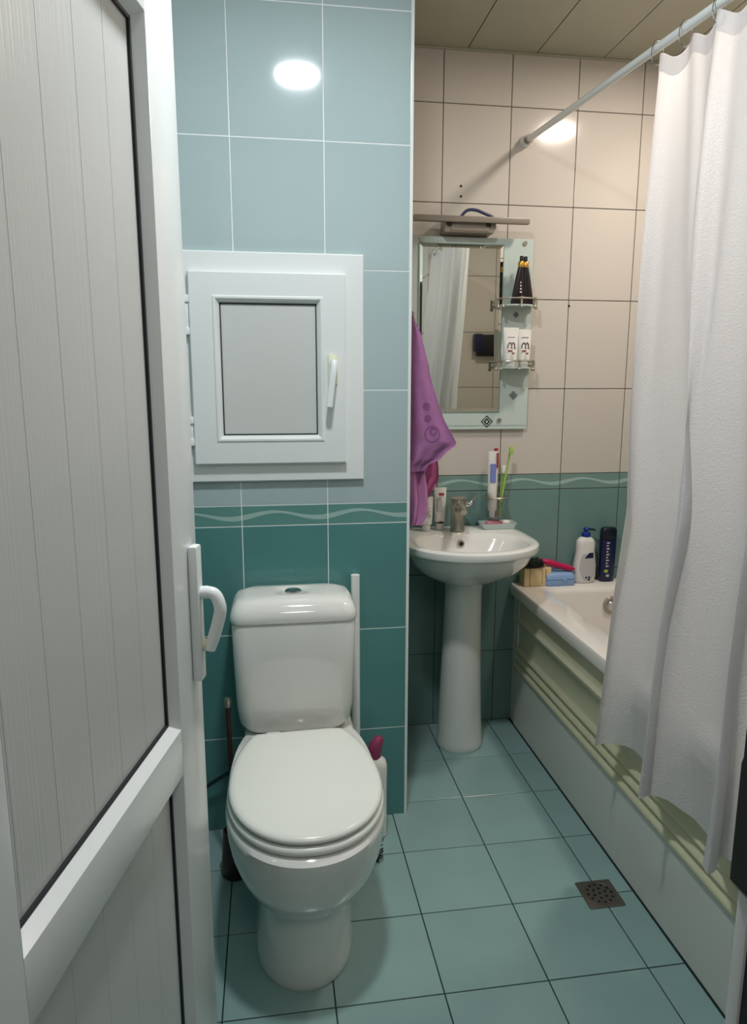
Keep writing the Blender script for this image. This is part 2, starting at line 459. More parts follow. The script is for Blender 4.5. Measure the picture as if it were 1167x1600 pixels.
# white corner strip of the toilet wall
bm = bmesh.new()
box(bm, X_CORNER-0.0075, X_CORNER+0.0015, Y_WC-0.0015, Y_WC+0.0075, 0, Z_CEIL, 0.002)
trim_2 = struct('trim_2', bm, M_pvc)

# ------------------------------------------------------------------ lamps
def ceiling_lamp(L, label):
    r = empty('ceiling_lamp', (L['x'], L['y'], Z_CEIL), label, 'lamp', 'round ceiling lamps')
    bm = bmesh.new(); lathe(bm, 0, 0, [(0.092, 0), (0.092, -0.008), (0.086, -0.014), (0.077, -0.014), (0.077, -0.004)], 40, True, False)
    obj('rim', bm, M_pvc, r)
    bm = bmesh.new(); lathe(bm, 0, 0, [(0.076, -0.006), (0.074, -0.013), (0.05, -0.017), (0.001, -0.018)], 40, True, True)
    obj('diffuser', bm, emis('diffuser_light', L['color'], L['power']*0.35), r)
    ld = bpy.data.lights.new('lamp_light', 'AREA'); ld.shape = 'DISK'; ld.size = 0.145; ld.energy = L['power']; ld.color = L['color']
    lo = bpy.data.objects.new('lamp_light', ld); C.objects.link(lo); lo.location = (L['x'], L['y'], Z_CEIL-0.021)
ceiling_lamp(LAMP_A, 'round cool white ceiling lamp above the toilet')
ceiling_lamp(LAMP_B, 'round warm white ceiling lamp above the bath')
ld = bpy.data.lights.new('hall_light', 'AREA'); ld.shape = 'DISK'; ld.size = HALL['size']; ld.energy = HALL['power']; ld.color = HALL['color']
lo = bpy.data.objects.new('hall_light', ld); C.objects.link(lo); lo.location = HALL['loc']

# ------------------------------------------------------------------ open door on the left
ANG = math.radians(12)                     # leaf direction from the y axis towards +x
E_ = V((-0.1269, 1.2, 0))                  # latch edge of the face we see
LEAF = 0.69
d_ = V((math.sin(ANG), math.cos(ANG), 0))
H_ = E_ - d_*LEAF
# local frame: +y along the leaf from hinge to latch, +x out of the visible face
door = bpy.data.objects.new('door_1', None); C.objects.link(door); door.location = H_; door.rotation_euler = (0, 0, -ANG)
door.empty_display_size = 0.05
door['kind'] = 'structure'
DT = 0.055
def dobj(name, bm, m, smooth=True, parent=None):
    return obj(name, bm, m, parent or door, smooth)
SW = 0.116                                  # stile width
Z0, ZT = 0.012, 2.03
R1, R2 = 0.747, 0.825                       # mid rail face
PT = 1.868                                  # top of the upper opening
dobj('stile', B(-DT, 0, LEAF-SW, LEAF, Z0, ZT, 0.003), M_pvc)
dobj('stile', B(-DT, 0, 0, SW-0.003, Z0, ZT, 0.003), M_pvc)
dobj('rail', B(-DT, -0.0003, SW-0.003, LEAF-SW, PT, ZT, 0.001), M_pvc)
dobj('rail', B(-DT, -0.0003, SW-0.003, LEAF-SW, R1, R2, 0.001), M_pvc)
dobj('rail', B(-DT, -0.0003, SW-0.003, LEAF-SW, Z0, 0.14, 0.001), M_pvc)
REC = 0.017
for zb, zt in ((R2, PT), (0.14, R1)):
    y0, y1 = SW-0.003, LEAF-SW
    bw = 0.012
    # glazing beads: sloping strips between the face and the recessed boards
    def bead(pts, name='bead'):
        bm = bmesh.new()
        loft(bm, pts)
        dobj(name, bm, M_pvc, False)
    prof = [(-0.0005, 0.0), (-REC, bw), (-REC-0.006, bw), (-REC-0.006, 0)]
    bead([[V((x, y1-t, zb+t)) for x, t in prof], [V((x, y1-t, zt-t)) for x, t in prof]])
    bead([[V((x, y0+t, zb+t)) for x, t in prof], [V((x, y0+t, zt-t)) for x, t in prof]])
    bead([[V((x, y0+t, zb+t)) for x, t in prof], [V((x, y1-t, zb+t)) for x, t in prof]])
    bead([[V((x, y0+t, zt-t)) for x, t in prof], [V((x, y1-t, zt-t)) for x, t in prof]])
    g = 0.005
    bm = bmesh.new()
    for a, b, c, d in ((y0+bw, y0+bw+g, zb+bw, zt-bw), (y1-bw-g, y1-bw, zb+bw, zt-bw), (y0+bw, y1-bw, zb+bw, zb+bw+g), (y0+bw, y1-bw, zt-bw-g, zt-bw)):
        box(bm, -REC-0.006, -REC+0.001, a, b, c, d)
    dobj('gasket', bm, M_gasket, False)
    dobj('backing', B(-REC-0.024, -REC-0.010, y0, y1, zb, zt), M_pvc_dull, False)
    js = [y0+bw+0.001]
    y = LEAF-0.46-0.083*2
    while y < y1-bw-0.01:
        if y > js[0]+0.01: js.append(y)
        y += 0.083
    js.append(y1-bw-0.001)
    for a, b in zip(js, js[1:]):
        dobj('board', B(-REC-0.010, -REC-0.003, a+0.0002, b-0.0002, zb+bw, zt-bw, 0.0005, 1), M_pvc_dull, False)
# handle: long plate and a bent grip
hd = dobj('handle_plate', B(0.0, 0.016, LEAF-0.050, LEAF-0.022, 0.878, 1.112, 0.005), M_handle)
hy = LEAF-0.034
path = bez([(0.012, hy, 1.030), (0.028, hy, 1.031), (0.040, hy, 1.026), (0.047, hy, 1.006), (0.044, hy, 0.985), (0.034, hy, 0.952), (0.026, hy, 0.932)], 6)
bm = bmesh.new(); tube(bm, path, [0.011]*6+[0.0105]*(len(path)-6), 12)
obj('grip', bm, M_handle, hd)
bm = bmesh.new(); tube(bm, [(0.014, hy, 0.940), (0.022, hy, 0.938), (0.030, hy, 0.936)], [0.0105, 0.0095, 0.0095], 12)
obj('grip_foot', bm, M_handle_y, hd)
for z in (0.55, 1.75):
    dobj('hinge', B(-0.005, 0.014, -0.012, 0.02, z, z+0.1, 0.004), M_handle)

# door frame: jambs and head, with the strike keeper on the right
bm = bmesh.new()
fr = bpy.data.objects.new('door_2', None); C.objects.link(fr); fr.location = (0.4, 0.46, 0); fr['kind'] = 'structure'
wobj('jamb', B(0.4100, 0.4540, 0.385, 0.502, 0, 2.08, 0.003), M_pvc, fr)
wobj('jamb_lip', B(0.4020, 0.4120, 0.487, 0.502, 0, 2.06, 0.002), M_pvc, fr)
wobj('gasket', B(0.4045, 0.4125, 0.474, 0.487, 0, 2.06, 0.001), M_gasket, fr)
wobj('jamb', B(-0.346, -0.312, 0.385, 0.505, 0, 2.08, 0.003), M_pvc, fr)
wobj('frame_head', B(-0.312, 0.402, 0.385, 0.505, 2.04, 2.08, 0.003), M_pvc, fr)
bm = bmesh.new()
loft(bm, [[V((x, y, z)) for x, z in ((0.412, 0.918), (0.396, 0.940), (0.396, 1.052), (0.3975, 1.057), (0.3975, 1.120), (0.412, 1.125))] for y in (0.470, 0.506)])
wobj('strike_keeper', bm, M_black, fr, False)

# ------------------------------------------------------------------ access hatch
hx0, hx1, hz0, hz1 = -0.258, 0.2715, 1.100, 1.727
hatch = empty('access_hatch', (0.007, Y_WC, hz0), 'white plastic framed access hatch with grey panel set in the blue tiled wall', 'hatch')
def mitred(name, x0, x1, z0, z1, wd, prof, m):
    """four mitred lengths; prof = list of (t, y) with t across the width 0..wd and y the face height"""
    for a in range(4):
        bm = bmesh.new()
        r0, r1 = [], []
        for t, y in prof:
            if a == 0: r0.append(V((x0+t, y, z0+t))); r1.append(V((x1-t, y, z0+t)))
            if a == 1: r0.append(V((x1-t, y, z0+t))); r1.append(V((x1-t, y, z1-t)))
            if a == 2: r0.append(V((x1-t, y, z1-t))); r1.append(V((x0+t, y, z1-t)))
            if a == 3: r0.append(V((x0+t, y, z1-t))); r1.append(V((x0+t, y, z0+t)))
        loft(bm, [r0, r1])
        wobj(name, bm, m, hatch, False)
yf = Y_WC-0.016; ys = Y_WC-0.036
mitred('frame_side', hx0, hx1, hz0, hz1, 0.06, [(0, Y_WC), (0, yf+0.003), (0.003, yf), (0.066, yf), (0.07, Y_WC)], M_pvc)
sx0, sx1, sz0, sz1 = -0.205, 0.2195, 1.152, 1.672
mitred('sash_side', sx0, sx1, sz0, sz1, 0.083, [(0, yf), (0, ys+0.004), (0.003, ys), (0.062, ys), (0.065, ys-0.003), (0.070, ys-0.003), (0.081, ys+0.012), (0.083, yf)], M_pvc)
g0 = 0.081
bm = bmesh.new()
for a, b, c, d in ((sx0+g0, sx0+g0+0.003, sz0+g0, sz1-g0), (sx1-g0-0.003, sx1-g0, sz0+g0, sz1-g0), (sx0+g0, sx1-g0, sz0+g0, sz0+g0+0.003), (sx0+g0, sx1-g0, sz1-g0-0.003, sz1-g0)):
    box(bm, a, b, ys+0.010, ys+0.016, c, d)
wobj('gasket', bm, M_gasket, hatch, False)
wobj('panel', B(sx0+g0+0.001, sx1-g0-0.001, ys+0.0125, ys+0.018, sz0+g0+0.001, sz1-g0-0.001), M_pvc_dull, hatch, False)
for zz in (1.505, 1.590, 1.205, 1.265):
    bm = bmesh.new(); box(bm, sx0-0.016, sx0+0.001, ys-0.001, yf+0.001, zz, zz+0.020, 0.003)
    wobj('hinge', bm, M_handle, hatch)
wobj('hinge_pin', B(sx0-0.011, sx0-0.001, ys+0.004, yf, 1.52, 1.60, 0.002), M_handle, hatch)
wobj('hinge_pin', B(sx0-0.011, sx0-0.001, ys+0.004, yf, 1.215, 1.275, 0.002), M_handle, hatch)
hp = wobj('handle_plate', B(0.168, 0.194, ys-0.008, ys+0.001, 1.372, 1.455, 0.005), M_handle_y, hatch)
bm = bmesh.new(); tube(bm, [(0.183, ys-0.004, 1.432), (0.183, ys-0.028, 1.430)], 0.010, 12)
tube(bm, bez([(0.183, ys-0.028, 1.436), (0.181, ys-0.034, 1.415), (0.174, ys-0.034, 1.36), (0.168, ys-0.033, 1.312)], 5), 0.0095, 10)
local(bm, hatch.location); obj('handle', bm, M_handle, hatch)

# ------------------------------------------------------------------ toilet
TX = 0.066
wc = empty('toilet', (TX, 1.70, 0), 'white close-coupled toilet with closed lid in front of the blue tiled wall', 'toilet')
bm = bmesh.new()
NB = 72
spec = [  # z, half width, front y, back y, back exponent
    (0.0015, 0.116, 1.402, 1.90, 4), (0.012, 0.120, 1.398, 1.90, 4), (0.03, 0.118, 1.400, 1.90, 4), (0.10, 0.113, 1.402, 1.90, 4), (0.190, 0.113, 1.402, 1.90, 4), (0.203, 0.114, 1.400, 1.90, 4),
    (0.209, 0.122, 1.382, 1.90, 4), (0.220, 0.137, 1.362, 1.90, 4), (0.240, 0.153, 1.344, 1.90, 3.8), (0.270, 0.169, 1.328, 1.92, 3.5), (0.305, 0.181, 1.316, 1.94, 3.3),
    (0.340, 0.187, 1.309, 1.96, 3.0), (0.372, 0.190, 1.307, 1.97, 3.0), (0.388, 0.190, 1.307, 1.975, 3.0), (0.397, 0.186, 1.320, 1.975, 3.0), (0.400, 0.178, 1.328, 1.97, 3.0)]
rings = []
for z, hw, f, b, nb in spec:
    cy = 1.56
    rings.append(egg(TX-0.010*max(0, 1-z/0.3), cy, hw, cy-f, b-cy, z, 2.1, nb, NB))
loft(bm, rings)
wobj('bowl', bm, M_cer, wc)
# shelf under the tank
bm = bmesh.new()
loft(bm, [rrect(TX-0.12, TX+0.12, 1.80, 2.030, 0.03, 0.26), rrect(TX-0.15, TX+0.15, 1.80, 2.036, 0.04, 0.37), rrect(TX-0.155, TX+0.155, 1.80, 2.036, 0.04, 0.392), rrect(TX-0.15, TX+0.15, 1.805, 2.034, 0.04, 0.398)])
wobj('tank_shelf', bm, M_cer, wc)
# cistern
TC = 0.056
bm = bmesh.new()
ts = [(0.398, 0.135, 1.880, 0.05), (0.406, 0.146, 1.868, 0.05), (0.43, 0.158, 1.858, 0.045), (0.48, 0.164, 1.852, 0.04), (0.60, 0.168, 1.847, 0.036), (0.725, 0.171, 1.845, 0.034), (0.731, 0.170, 1.847, 0.034)]
loft(bm, [rrect(TC-hw, TC+hw, y, 2.036, r, z) for z, hw, y, r in ts])
wobj('cistern', bm, M_cer, wc)
bm = bmesh.new()
ls = [(0.7325, 0.168, 1.849, 0.034), (0.7335, 0.173, 1.842, 0.036), (0.742, 0.1745, 1.840, 0.036), (0.757, 0.173, 1.843, 0.036), (0.775, 0.166, 1.852, 0.04), (0.788, 0.155, 1.865, 0.045), (0.793, 0.130, 1.888, 0.04)]
rr_ = [rrect(TC-hw, TC+hw, y, 2.036 if i < 4 else 2.036-(i-3)*0.006, r, z) for i, (z, hw, y, r) in enumerate(ls)]
rr_.append(rrect(TC-0.06, TC+0.06, 1.90, 1.995, 0.035, 0.796))
rr_.append(rrect(TC-0.030, TC+0.030, 1.918, 1.978, 0.029, 0.7945))
rr_.append(rrect(TC-0.026, TC+0.026, 1.922, 1.974, 0.0255, 0.7905))
loft(bm, rr_)
wobj('cistern_lid', bm, M_cer, wc)
bm = bmesh.new(); lathe(bm, TC+0.001, 1.948, [(0.024, 0.790), (0.024, 0.795), (0.021, 0.7975), (0.018, 0.7965), (0.001, 0.7965)], 28)
wobj('flush_button', bm, M_chrome, wc)
# seat ring and lid
def seat_ring(hw, f, bk, z, cut=0.0):
    """closed outline: round front, shoulders, straight short back edge"""
    pts = []
    cy = 1.555
    bw = 0.128
    for i in range(NB):
        a = 2*PI*i/NB
        c, s = math.cos(a), math.sin(a)
        if s <= 0:
            e = 2.12
            rr = (abs(c)**e+abs(s)**e)**(-1/e)
            pts.append(V((TX+hw*rr*c, cy+(cy-f)*rr*s, z)))
        else:
            # superellipse that narrows to the hinge edge
            e = 2.0
            rr = (abs(c)**e+abs(s)**e)**(-1/e)
            y = cy+(bk-cy+0.085)*rr*s
            x = TX+hw*rr*c
            if y > bk: 
                y = bk + (y-bk)*0.04
            pts.append(V((x, y, z)))
    return pts
def slab(name, hw, f, bk, z0, z1, m, dome=0.0, r=0.006):
    bm = bmesh.new()
    rs = [seat_ring(hw-r, f+r, bk-r, z0), seat_ring(hw-0.001, f+0.001, bk-0.001, z0+r*0.6), seat_ring(hw, f, bk, (z0+z1)/2), seat_ring(hw-0.0015, f+0.0015, bk-0.0015, z1-r*0.7),
          seat_ring(hw-r, f+r, bk-r, z1-r*0.15), seat_ring(hw-r*2.4, f+r*2.4, bk-r*2.4, z1)]
    rs.append(seat_ring(hw*0.6, 1.555-(1.555-f)*0.6, 1.555+(bk-1.555)*0.6, z1+dome*0.7))
    rs.append(seat_ring(hw*0.2, 1.555-(1.555-f)*0.2, 1.555+(bk-1.555)*0.2, z1+dome))
    loft(bm, rs)
    bmesh.ops.rotate(bm, cent=(TX, 1.56, 0), matrix=Matrix.Rotation(math.radians(1.6), 3, 'Z'), verts=bm.verts)
    return wobj(name, bm, m, wc)
slab('seat', 0.1855, 1.319, 1.800, 0.4015, 0.421, M_seat)
slab('seat_lid', 0.1815, 1.324, 1.802, 0.4235, 0.443, M_seat, dome=0.004, r=0.008)
for sx in (-0.075, 0.075):
    bm = bmesh.new(); tube(bm, [(TX+sx-0.018, 1.822, 0.418), (TX+sx+0.018, 1.822, 0.418)], 0.011, 12)
    wobj('hinge', bm, M_seat, wc)

# water hose beside the toilet
bm = bmesh.new()
tube(bm, bez([(-0.30, 2.020, 0.120), (-0.24, 2.015, 0.150), (-0.20, 2.012, 0.178), (-0.155, 2.01, 0.205), (-0.12, 2.00, 0.225)], 6), 0.006, 10)
top('water_hose', bm, M_hose, 'thin dark water hose running along the wall left of the toilet', 'hose')
# vertical white pipe
bm = bmesh.new()
tube(bm, [(0.2455, Y_WC-0.0145, 0.002), (0.2455, Y_WC-0.0145, 0.812)], 0.0135, 20)
top('pipe', bm, M_pvc, 'straight white vertical pipe on the tiled wall right of the cistern', 'pipe')

# toilet brush in brown holder
br = empty('toilet_brush', (-0.122, 1.835, 0), 'toilet brush in dark brown holder standing left of the toilet', 'brush')
bm = bmesh.new(); lathe(bm, 0, 0, [(0.040, 0.002), (0.043, 0.006), (0.040, 0.05), (0.036, 0.10), (0.034, 0.135), (0.030, 0.137), (0.030, 0.02)], 28, True, True)
obj('holder', bm, M_wood, br)
bm = bmesh.new(); tube(bm, bez([(0, 0, 0.03), (-0.004, 0.02, 0.2), (-0.010, 0.045, 0.40), (-0.012, 0.055, 0.49)], 5), 0.007, 10)
obj('stick', bm, M_wood, br)
bm = bmesh.new(); lathe(bm, -0.012, 0.055, [(0.007, 0.478), (0.011, 0.484), (0.011, 0.500), (0.008, 0.507), (0.001, 0.508)], 16)
obj('knob', bm, M_dchrome, br)

# cleaner bottle right of the toilet
cb = empty('cleaner_bottle', (0.295, 1.945, 0), 'white toilet cleaner bottle with dark pink cap standing right of the toilet', 'bottle')
bm = bmesh.new()
loft(bm, [egg(0, 0, hw, dp, dp, z, 2.4, 2.4, 32) for z, hw, dp in ((0.002, 0.030, 0.022), (0.006, 0.034, 0.026), (0.06, 0.035, 0.027), (0.15, 0.034, 0.027), (0.21, 0.035, 0.027), (0.235, 0.035, 0.027), (0.252, 0.031, 0.025), (0.262, 0.020, 0.019), (0.268, 0.016, 0.016))])
obj('bottle_body', bm, M_white, cb)
bm = bmesh.new(); tube(bm, [(-0.002, 0, 0.262), (-0.002, 0, 0.285), (0.0, 0, 0.30), (0.010, 0, 0.318), (0.016, 0, 0.326)], [0.0195, 0.0215, 0.0205, 0.016, 0.010], 18)
obj('cap', bm, M_capred, cb)
wobj('label_sticker', B(0.276, 0.314, 1.9165, 1.9185, 0.08, 0.18), M_grey, cb)
# small scrubbing brush on the floor
sb = empty('scrub_brush', (0.283, 1.82, 0), 'small dark bristle brush on the floor right of the toilet', 'brush')
bm = bmesh.new()
for i in range(90):
    a = random.uniform(0, 2*PI); z = 0.012+0.085*i/90
    r0, r1 = 0.004, 0.017
    tube(bm, [(r0*math.cos(a), r0*math.sin(a), z), (r1*math.cos(a), r1*math.sin(a), z+random.uniform(-.004, .006))], 0.0009, 4)
o = obj('bristles', bm, M_bristle, sb, False); o['kind'] = 'stuff'
bm = bmesh.new(); tube(bm, [(0, 0, 0.002), (0, 0, 0.13)], 0.005, 10)
obj('core', bm, M_black, sb)

# ------------------------------------------------------------------ wash basin
BX, BZ = 0.698, 0.83
sink = empty('wash_basin', (BX, 2.45, 0), 'white ceramic pedestal wash basin under the mirror', 'sink')
def brg(cx, y0, y1, hw, yc, z, nf=2.1, nb=4.5):
    return egg(cx, yc, hw, yc-y0, y1-yc, z, nf, nb, 72)
YB = 2.622
bm = bmesh.new()
rings = [
    brg(BX, 2.372, 2.50, 0.060, 2.44, 0.655), brg(BX, 2.345, 2.54, 0.085, 2.43, 0.665, 2.1, 3), brg(BX, 2.29, 2.60, 0.135, 2.40, 0.690, 2.1, 3.2), brg(BX, 2.232, YB, 0.180, 2.38, 0.722, 2.1, 3.6), brg(BX, 2.192, YB, 0.207, 2.37, 0.755, 2.1, 4),
    brg(BX, 2.170, YB, 0.220, 2.37, 0.785), brg(BX, 2.160, YB, 0.226, 2.37, 0.796), brg(BX, 2.150, YB, 0.240, 2.37, 0.802), brg(BX, 2.147, YB, 0.243, 2.37, 0.812), brg(BX, 2.150, YB, 0.241, 2.37, 0.824),
    brg(BX, 2.160, YB-0.004, 0.233, 2.37, 0.830), brg(BX, 2.172, YB-0.02, 0.220, 2.37, 0.830),
    brg(BX, 2.182, 2.482, 0.200, 2.34, 0.829, 2.1, 3.0), brg(BX, 2.188, 2.474, 0.194, 2.335, 0.824, 2.1, 2.9), brg(BX, 2.198, 2.466, 0.184, 2.33, 0.808, 2.1, 2.8), brg(BX, 2.22, 2.455, 0.165, 2.33, 0.775, 2.1, 2.6),
    brg(BX, 2.26, 2.43, 0.125, 2.34, 0.735, 2.1, 2.3), brg(BX, 2.30, 2.40, 0.07, 2.35, 0.715, 2, 2), brg(BX, 2.34, 2.36, 0.018, 2.35, 0.712, 2, 2)]
loft(bm, rings)
wobj('basin', bm, M_cer, sink)
bm = bmesh.new()
loft(bm, [circ(0.700, 2.455+dy, z, r, r*0.95, 40) for z, r, dy in ((0.0015, 0.084, 0), (0.010, 0.088, 0), (0.03, 0.0865, 0), (0.15, 0.082, 0), (0.35, 0.0755, -0.003), (0.50, 0.071, -0.006), (0.62, 0.069, -0.01), (0.69, 0.072, -0.015))])
wobj('pedestal', bm, M_cer, sink)
bm = bmesh.new()
tube(bm, [(0.690, 2.464, 0.798), (0.690, 2.452, 0.797)], 0.0125, 20)
oo = wobj('overflow_ring', bm, M_dchrome, sink)
bm = bmesh.new(); tube(bm, [(0.690, 2.456, 0.7975), (0.690, 2.4512, 0.7968)], 0.0085, 16)
wobj('overflow_hole', bm, M_black, sink)
bm = bmesh.new(); lathe(bm, BX, 2.35, [(0.022, 0.711), (0.022, 0.715), (0.016, 0.7155), (0.001, 0.7155)], 24)
wobj('drain', bm, M_chrome, sink)

# mixer tap
tap = empty('mixer_tap', (0.694, 2.525, BZ), 'worn chrome single lever mixer tap at the back of the wash basin', 'tap')
bm = bmesh.new(); lathe(bm, 0, 0, [(0.027, 0.0015), (0.028, 0.006), (0.0265, 0.01), (0.0245, 0.05), (0.0245, 0.075), (0.029, 0.095), (0.034, 0.116), (0.033, 0.127), (0.022, 0.132), (0.001, 0.133)], 28)
obj('tap_body', bm, M_dchrome, tap)
bm = bmesh.new(); tube(bm, bez([(0, -0.01, 0.085), (-0.004, -0.05, 0.098), (-0.008, -0.095, 0.100), (-0.010, -0.118, 0.092)], 5), [0.018]*6+[0.015]*5+[0.012]*5, 14)
obj('spout', bm, M_dchrome, tap)
bm = bmesh.new(); tube(bm, bez([(0.015, 0, 0.112), (0.038, 0, 0.100), (0.052, 0, 0.108), (0.066, 0.0, 0.135)], 5), [0.010]*6+[0.008]*5+[0.006]*5, 12)
obj('lever', bm, M_chrome, tap)

# ------------------------------------------------------------------ things on the basin
def tube_pack(name, x, y, z, wd, h, m, label, cat, group=None, cap_m=M_white, flip=True, cap_h=0.022, prints=(), band=None, dp=0.016):
    """squeeze tube standing on its cap: round at the cap, flat crimp at the top"""
    r = empty(name, (x, y, z), label, cat, group)
    bm = bmesh.new()
    if flip:
        lathe(bm, 0, 0, [(wd*0.30, 0.001), (wd*0.32, 0.003), (wd*0.32, cap_h)], 24)
        obj('cap', bm, cap_m, r)
        bm = bmesh.new()
        z0 = cap_h
        loft(bm, [egg(0, 0, hw, d, d, zz, 2, 2, 32) for zz, hw, d in ((z0, wd*.30, dp*.8), (z0+0.004, wd*.42, dp), (z0+0.3*(h-z0), wd*.46, dp*.9), (z0+0.7*(h-z0), wd*.49, dp*.45), (h-0.008, wd*.5, 0.002), (h, wd*.5, 0.0016))])
        body = obj('tube_body', bm, m, r)
    for (px, pz, pw, ph, pm) in prints:
        obj('print', B(px-pw/2, px+pw/2, -dp*1.05-0.0006, -dp*1.05+0.004, pz-ph/2, pz+ph/2), pm, r, False)
    return r
tube_pack('cream_tube', 0.578, 2.545, BZ, 0.050, 0.130, M_white, 'white cream tube standing on the basin behind the towel', 'tube', prints=[(0.004, 0.060, 0.024, 0.004, M_grey), (0.004, 0.075, 0.024, 0.003, M_grey), (0.004, 0.09, 0.018, 0.003, M_grey)])
tp = tube_pack('toothpaste_tube', 0.634, 2.56, BZ, 0.047, 0.162, M_white, 'white toothpaste tube with small red mark standing left of the tap', 'toothpaste', cap_h=0.028, prints=[(0.001, 0.138, 0.019, 0.010, M_red), (-0.004, 0.095, 0.018, 0.04, M_grey)])
obj('cap_ring', lathe(bmesh.new(), 0, 0, [(0.0155, 0.026), (0.0165, 0.027), (0.0165, 0.034), (0.0155, 0.035)], 24), M_black, tp)

sd = empty('soap_dish', (0.862, 2.565, BZ), 'small pale soap dish on the right corner of the basin', 'soap dish')
bm = bmesh.new(); loft(bm, [rrect(-0.062, 0.062, -0.036, 0.036, 0.012, 0.001), rrect(-0.070, 0.070, -0.042, 0.042, 0.014, 0.022), rrect(-0.067, 0.067, -0.039, 0.039, 0.013, 0.022), rrect(-0.058, 0.058, -0.032, 0.032, 0.011, 0.008)])
obj('dish', bm, M_glassplate, sd)
bm = bmesh.new(); loft(bm, [rrect(-0.052, 0.052, -0.028, 0.028, 0.015, 0.008), rrect(-0.054, 0.054, -0.030, 0.030, 0.015, 0.011)])
obj('insert', bm, M_pink, sd)
bm = bmesh.new()
loft(bm, [egg(0.845, 2.56, hw, d, d, BZ+z, 2.5, 2.5, 32) for z, hw, d in ((0.0115, 0.026, 0.016), (0.016, 0.031, 0.020), (0.024, 0.031, 0.020), (0.030, 0.024, 0.014))])
top('soap_bar', bm, M_pink, 'pink soap bar lying left in the pale soap dish', 'soap')
bm = bmesh.new()
loft(bm, [egg(0.894, 2.563, hw, d, d, BZ+z, 2.5, 2.5, 32) for z, hw, d in ((0.0115, 0.014, 0.014), (0.016, 0.017, 0.018), (0.024, 0.017, 0.018), (0.029, 0.012, 0.012))])
top('soap_bar', bm, M_white, 'white soap piece lying right in the pale soap dish', 'soap')

# tumbler holder with glass, toothpaste and brushes
th = empty('tumbler_holder', (0.852, Y_SINK, 0.935), 'brass toned ring holder on the tiled wall above the soap dish', 'holder')
bm = bmesh.new()
cxh, cyh = 0.852, 2.560
ringp = [(cxh+0.0405*math.cos(a), cyh+0.0405*math.sin(a), 0.950) for a in [2*PI*i/32 for i in range(33)]]
tube(bm, ringp, 0.0045, 8, False)
tube(bm, [(cxh, cyh+0.040, 0.950), (cxh, Y_SINK-0.003, 0.950)], 0.005, 10)
local(bm, th.location); obj('ring', bm, M_dchrome, th)
bm = bmesh.new(); tube(bm, [(cxh, Y_SINK-0.006, 0.950), (cxh, Y_SINK, 0.950)], 0.018, 20)
local(bm, th.location); obj('wall_plate', bm, M_dchrome, th)
bm = bmesh.new()
lathe(bm, cxh, cyh, [(0.028, 0.868), (0.030, 0.870), (0.034, 0.93), (0.0375, 0.972), (0.0362, 0.972), (0.0325, 0.93), (0.0285, 0.874), (0.001, 0.873)], 32)
top('tumbler', bm, M_glass, 'clear glass tumbler held in the wall ring above the soap dish', 'glass')
# toothpaste leaning in the glass
tp2 = empty('toothpaste_tube', (0.838, 2.556, 0.8745), 'white and blue toothpaste tube standing in the wall tumbler', 'toothpaste')
bm = bmesh.new(); lathe(bm, 0, 0, [(0.010, 0.001), (0.011, 0.003), (0.011, 0.022)], 20); obj('cap', bm, M_white, tp2)
bm = bmesh.new()
loft(bm, [egg(dx, 0, hw, d, d, zz, 2, 2, 28) for zz, hw, d, dx in ((0.022, 0.011, 0.010, 0), (0.03, 0.0165, 0.0125, 0), (0.10, 0.018, 0.011, -0.002), (0.18, 0.019, 0.007, -0.002), (0.245, 0.020, 0.0018, -0.001), (0.252, 0.020, 0.0016, -0.001))])
obj('tube_body', bm, M_white, tp2)
obj('print', B(-0.014, 0.007, -0.0125, -0.006, 0.135, 0.205, 0.001), M_purple, tp2, False)
obj('print', B(0.010, 0.017, -0.0085, -0.0035, 0.19, 0.246, 0.0005), M_red, tp2, False)
def toothbrush(x, y, dx, dy, m, hm, label, h=0.26):
    r = empty('toothbrush', (x, y, 0.877), label, 'toothbrush', 'toothbrushes in the wall tumbler')
    bm = bmesh.new(); tube(bm, bez([(0, 0, 0), (dx*.4, dy*.4, h*.45), (dx*.8, dy*.8, h*.8), (dx, dy, h)], 5), [0.0045]*8+[0.0035]*8, 10)
    obj('shaft', bm, m, r)
    bm = bmesh.new(); box(bm, dx-0.0075, dx+0.0075, dy-0.014, dy-0.002, h-0.026, h+0.004, 0.003)
    obj('brush_head', bm, hm, r)
toothbrush(0.858, 2.575, -0.004, 0.012, M_red, M_red, 'dark red toothbrush standing behind the toothpaste in the tumbler', 0.255)
toothbrush(0.868, 2.560, 0.036, 0.0, M_green, M_green, 'lime green toothbrush leaning right in the wall tumbler', 0.262)
toothbrush(0.872, 2.566, 0.010, 0.010, M_green, M_white, 'short green toothbrush with white head upright in the tumbler', 0.19)

# ------------------------------------------------------------------ mirror unit
mu = empty('bathroom_mirror', (0.752, Y_SINK, 1.205), 'rectangular mirror on frosted green glass backing above the wash basin', 'mirror')
gy = 2.612
wobj('backing_glass', B(0.520, 0.984, gy, gy+0.005, 1.205, 1.900, 0.0012, 1), M_glassplate, mu)
bm = bmesh.new()
mx0, mx1, mz0, mz1 = 0.553, 0.868, 1.272, 1.874
loft(bm, [[V((x, y, z)) for x, z in ((mx0+t, mz0+t), (mx1-t, mz0+t), (mx1-t, mz1-t), (mx0+t, mz1-t))] for t, y in ((0, gy-0.0003), (0, gy-0.0022), (0.012, gy-0.005))])
wobj('mirror_glass', bm, M_mirror, mu, False)
bm = bmesh.new()
for a, b, c, d in ((mx0-0.0025, mx1+0.0025, mz0-0.0025, mz0), (mx0-0.0025, mx1+0.0025, mz1, mz1+0.0025), (mx0-0.0025, mx0, mz0, mz1), (mx1, mx1+0.0025, mz0, mz1)):
    box(bm, a, b, gy-0.0026, gy-0.0002, c, d)
wobj('mirror_edge', bm, M_greenedge, mu, False)
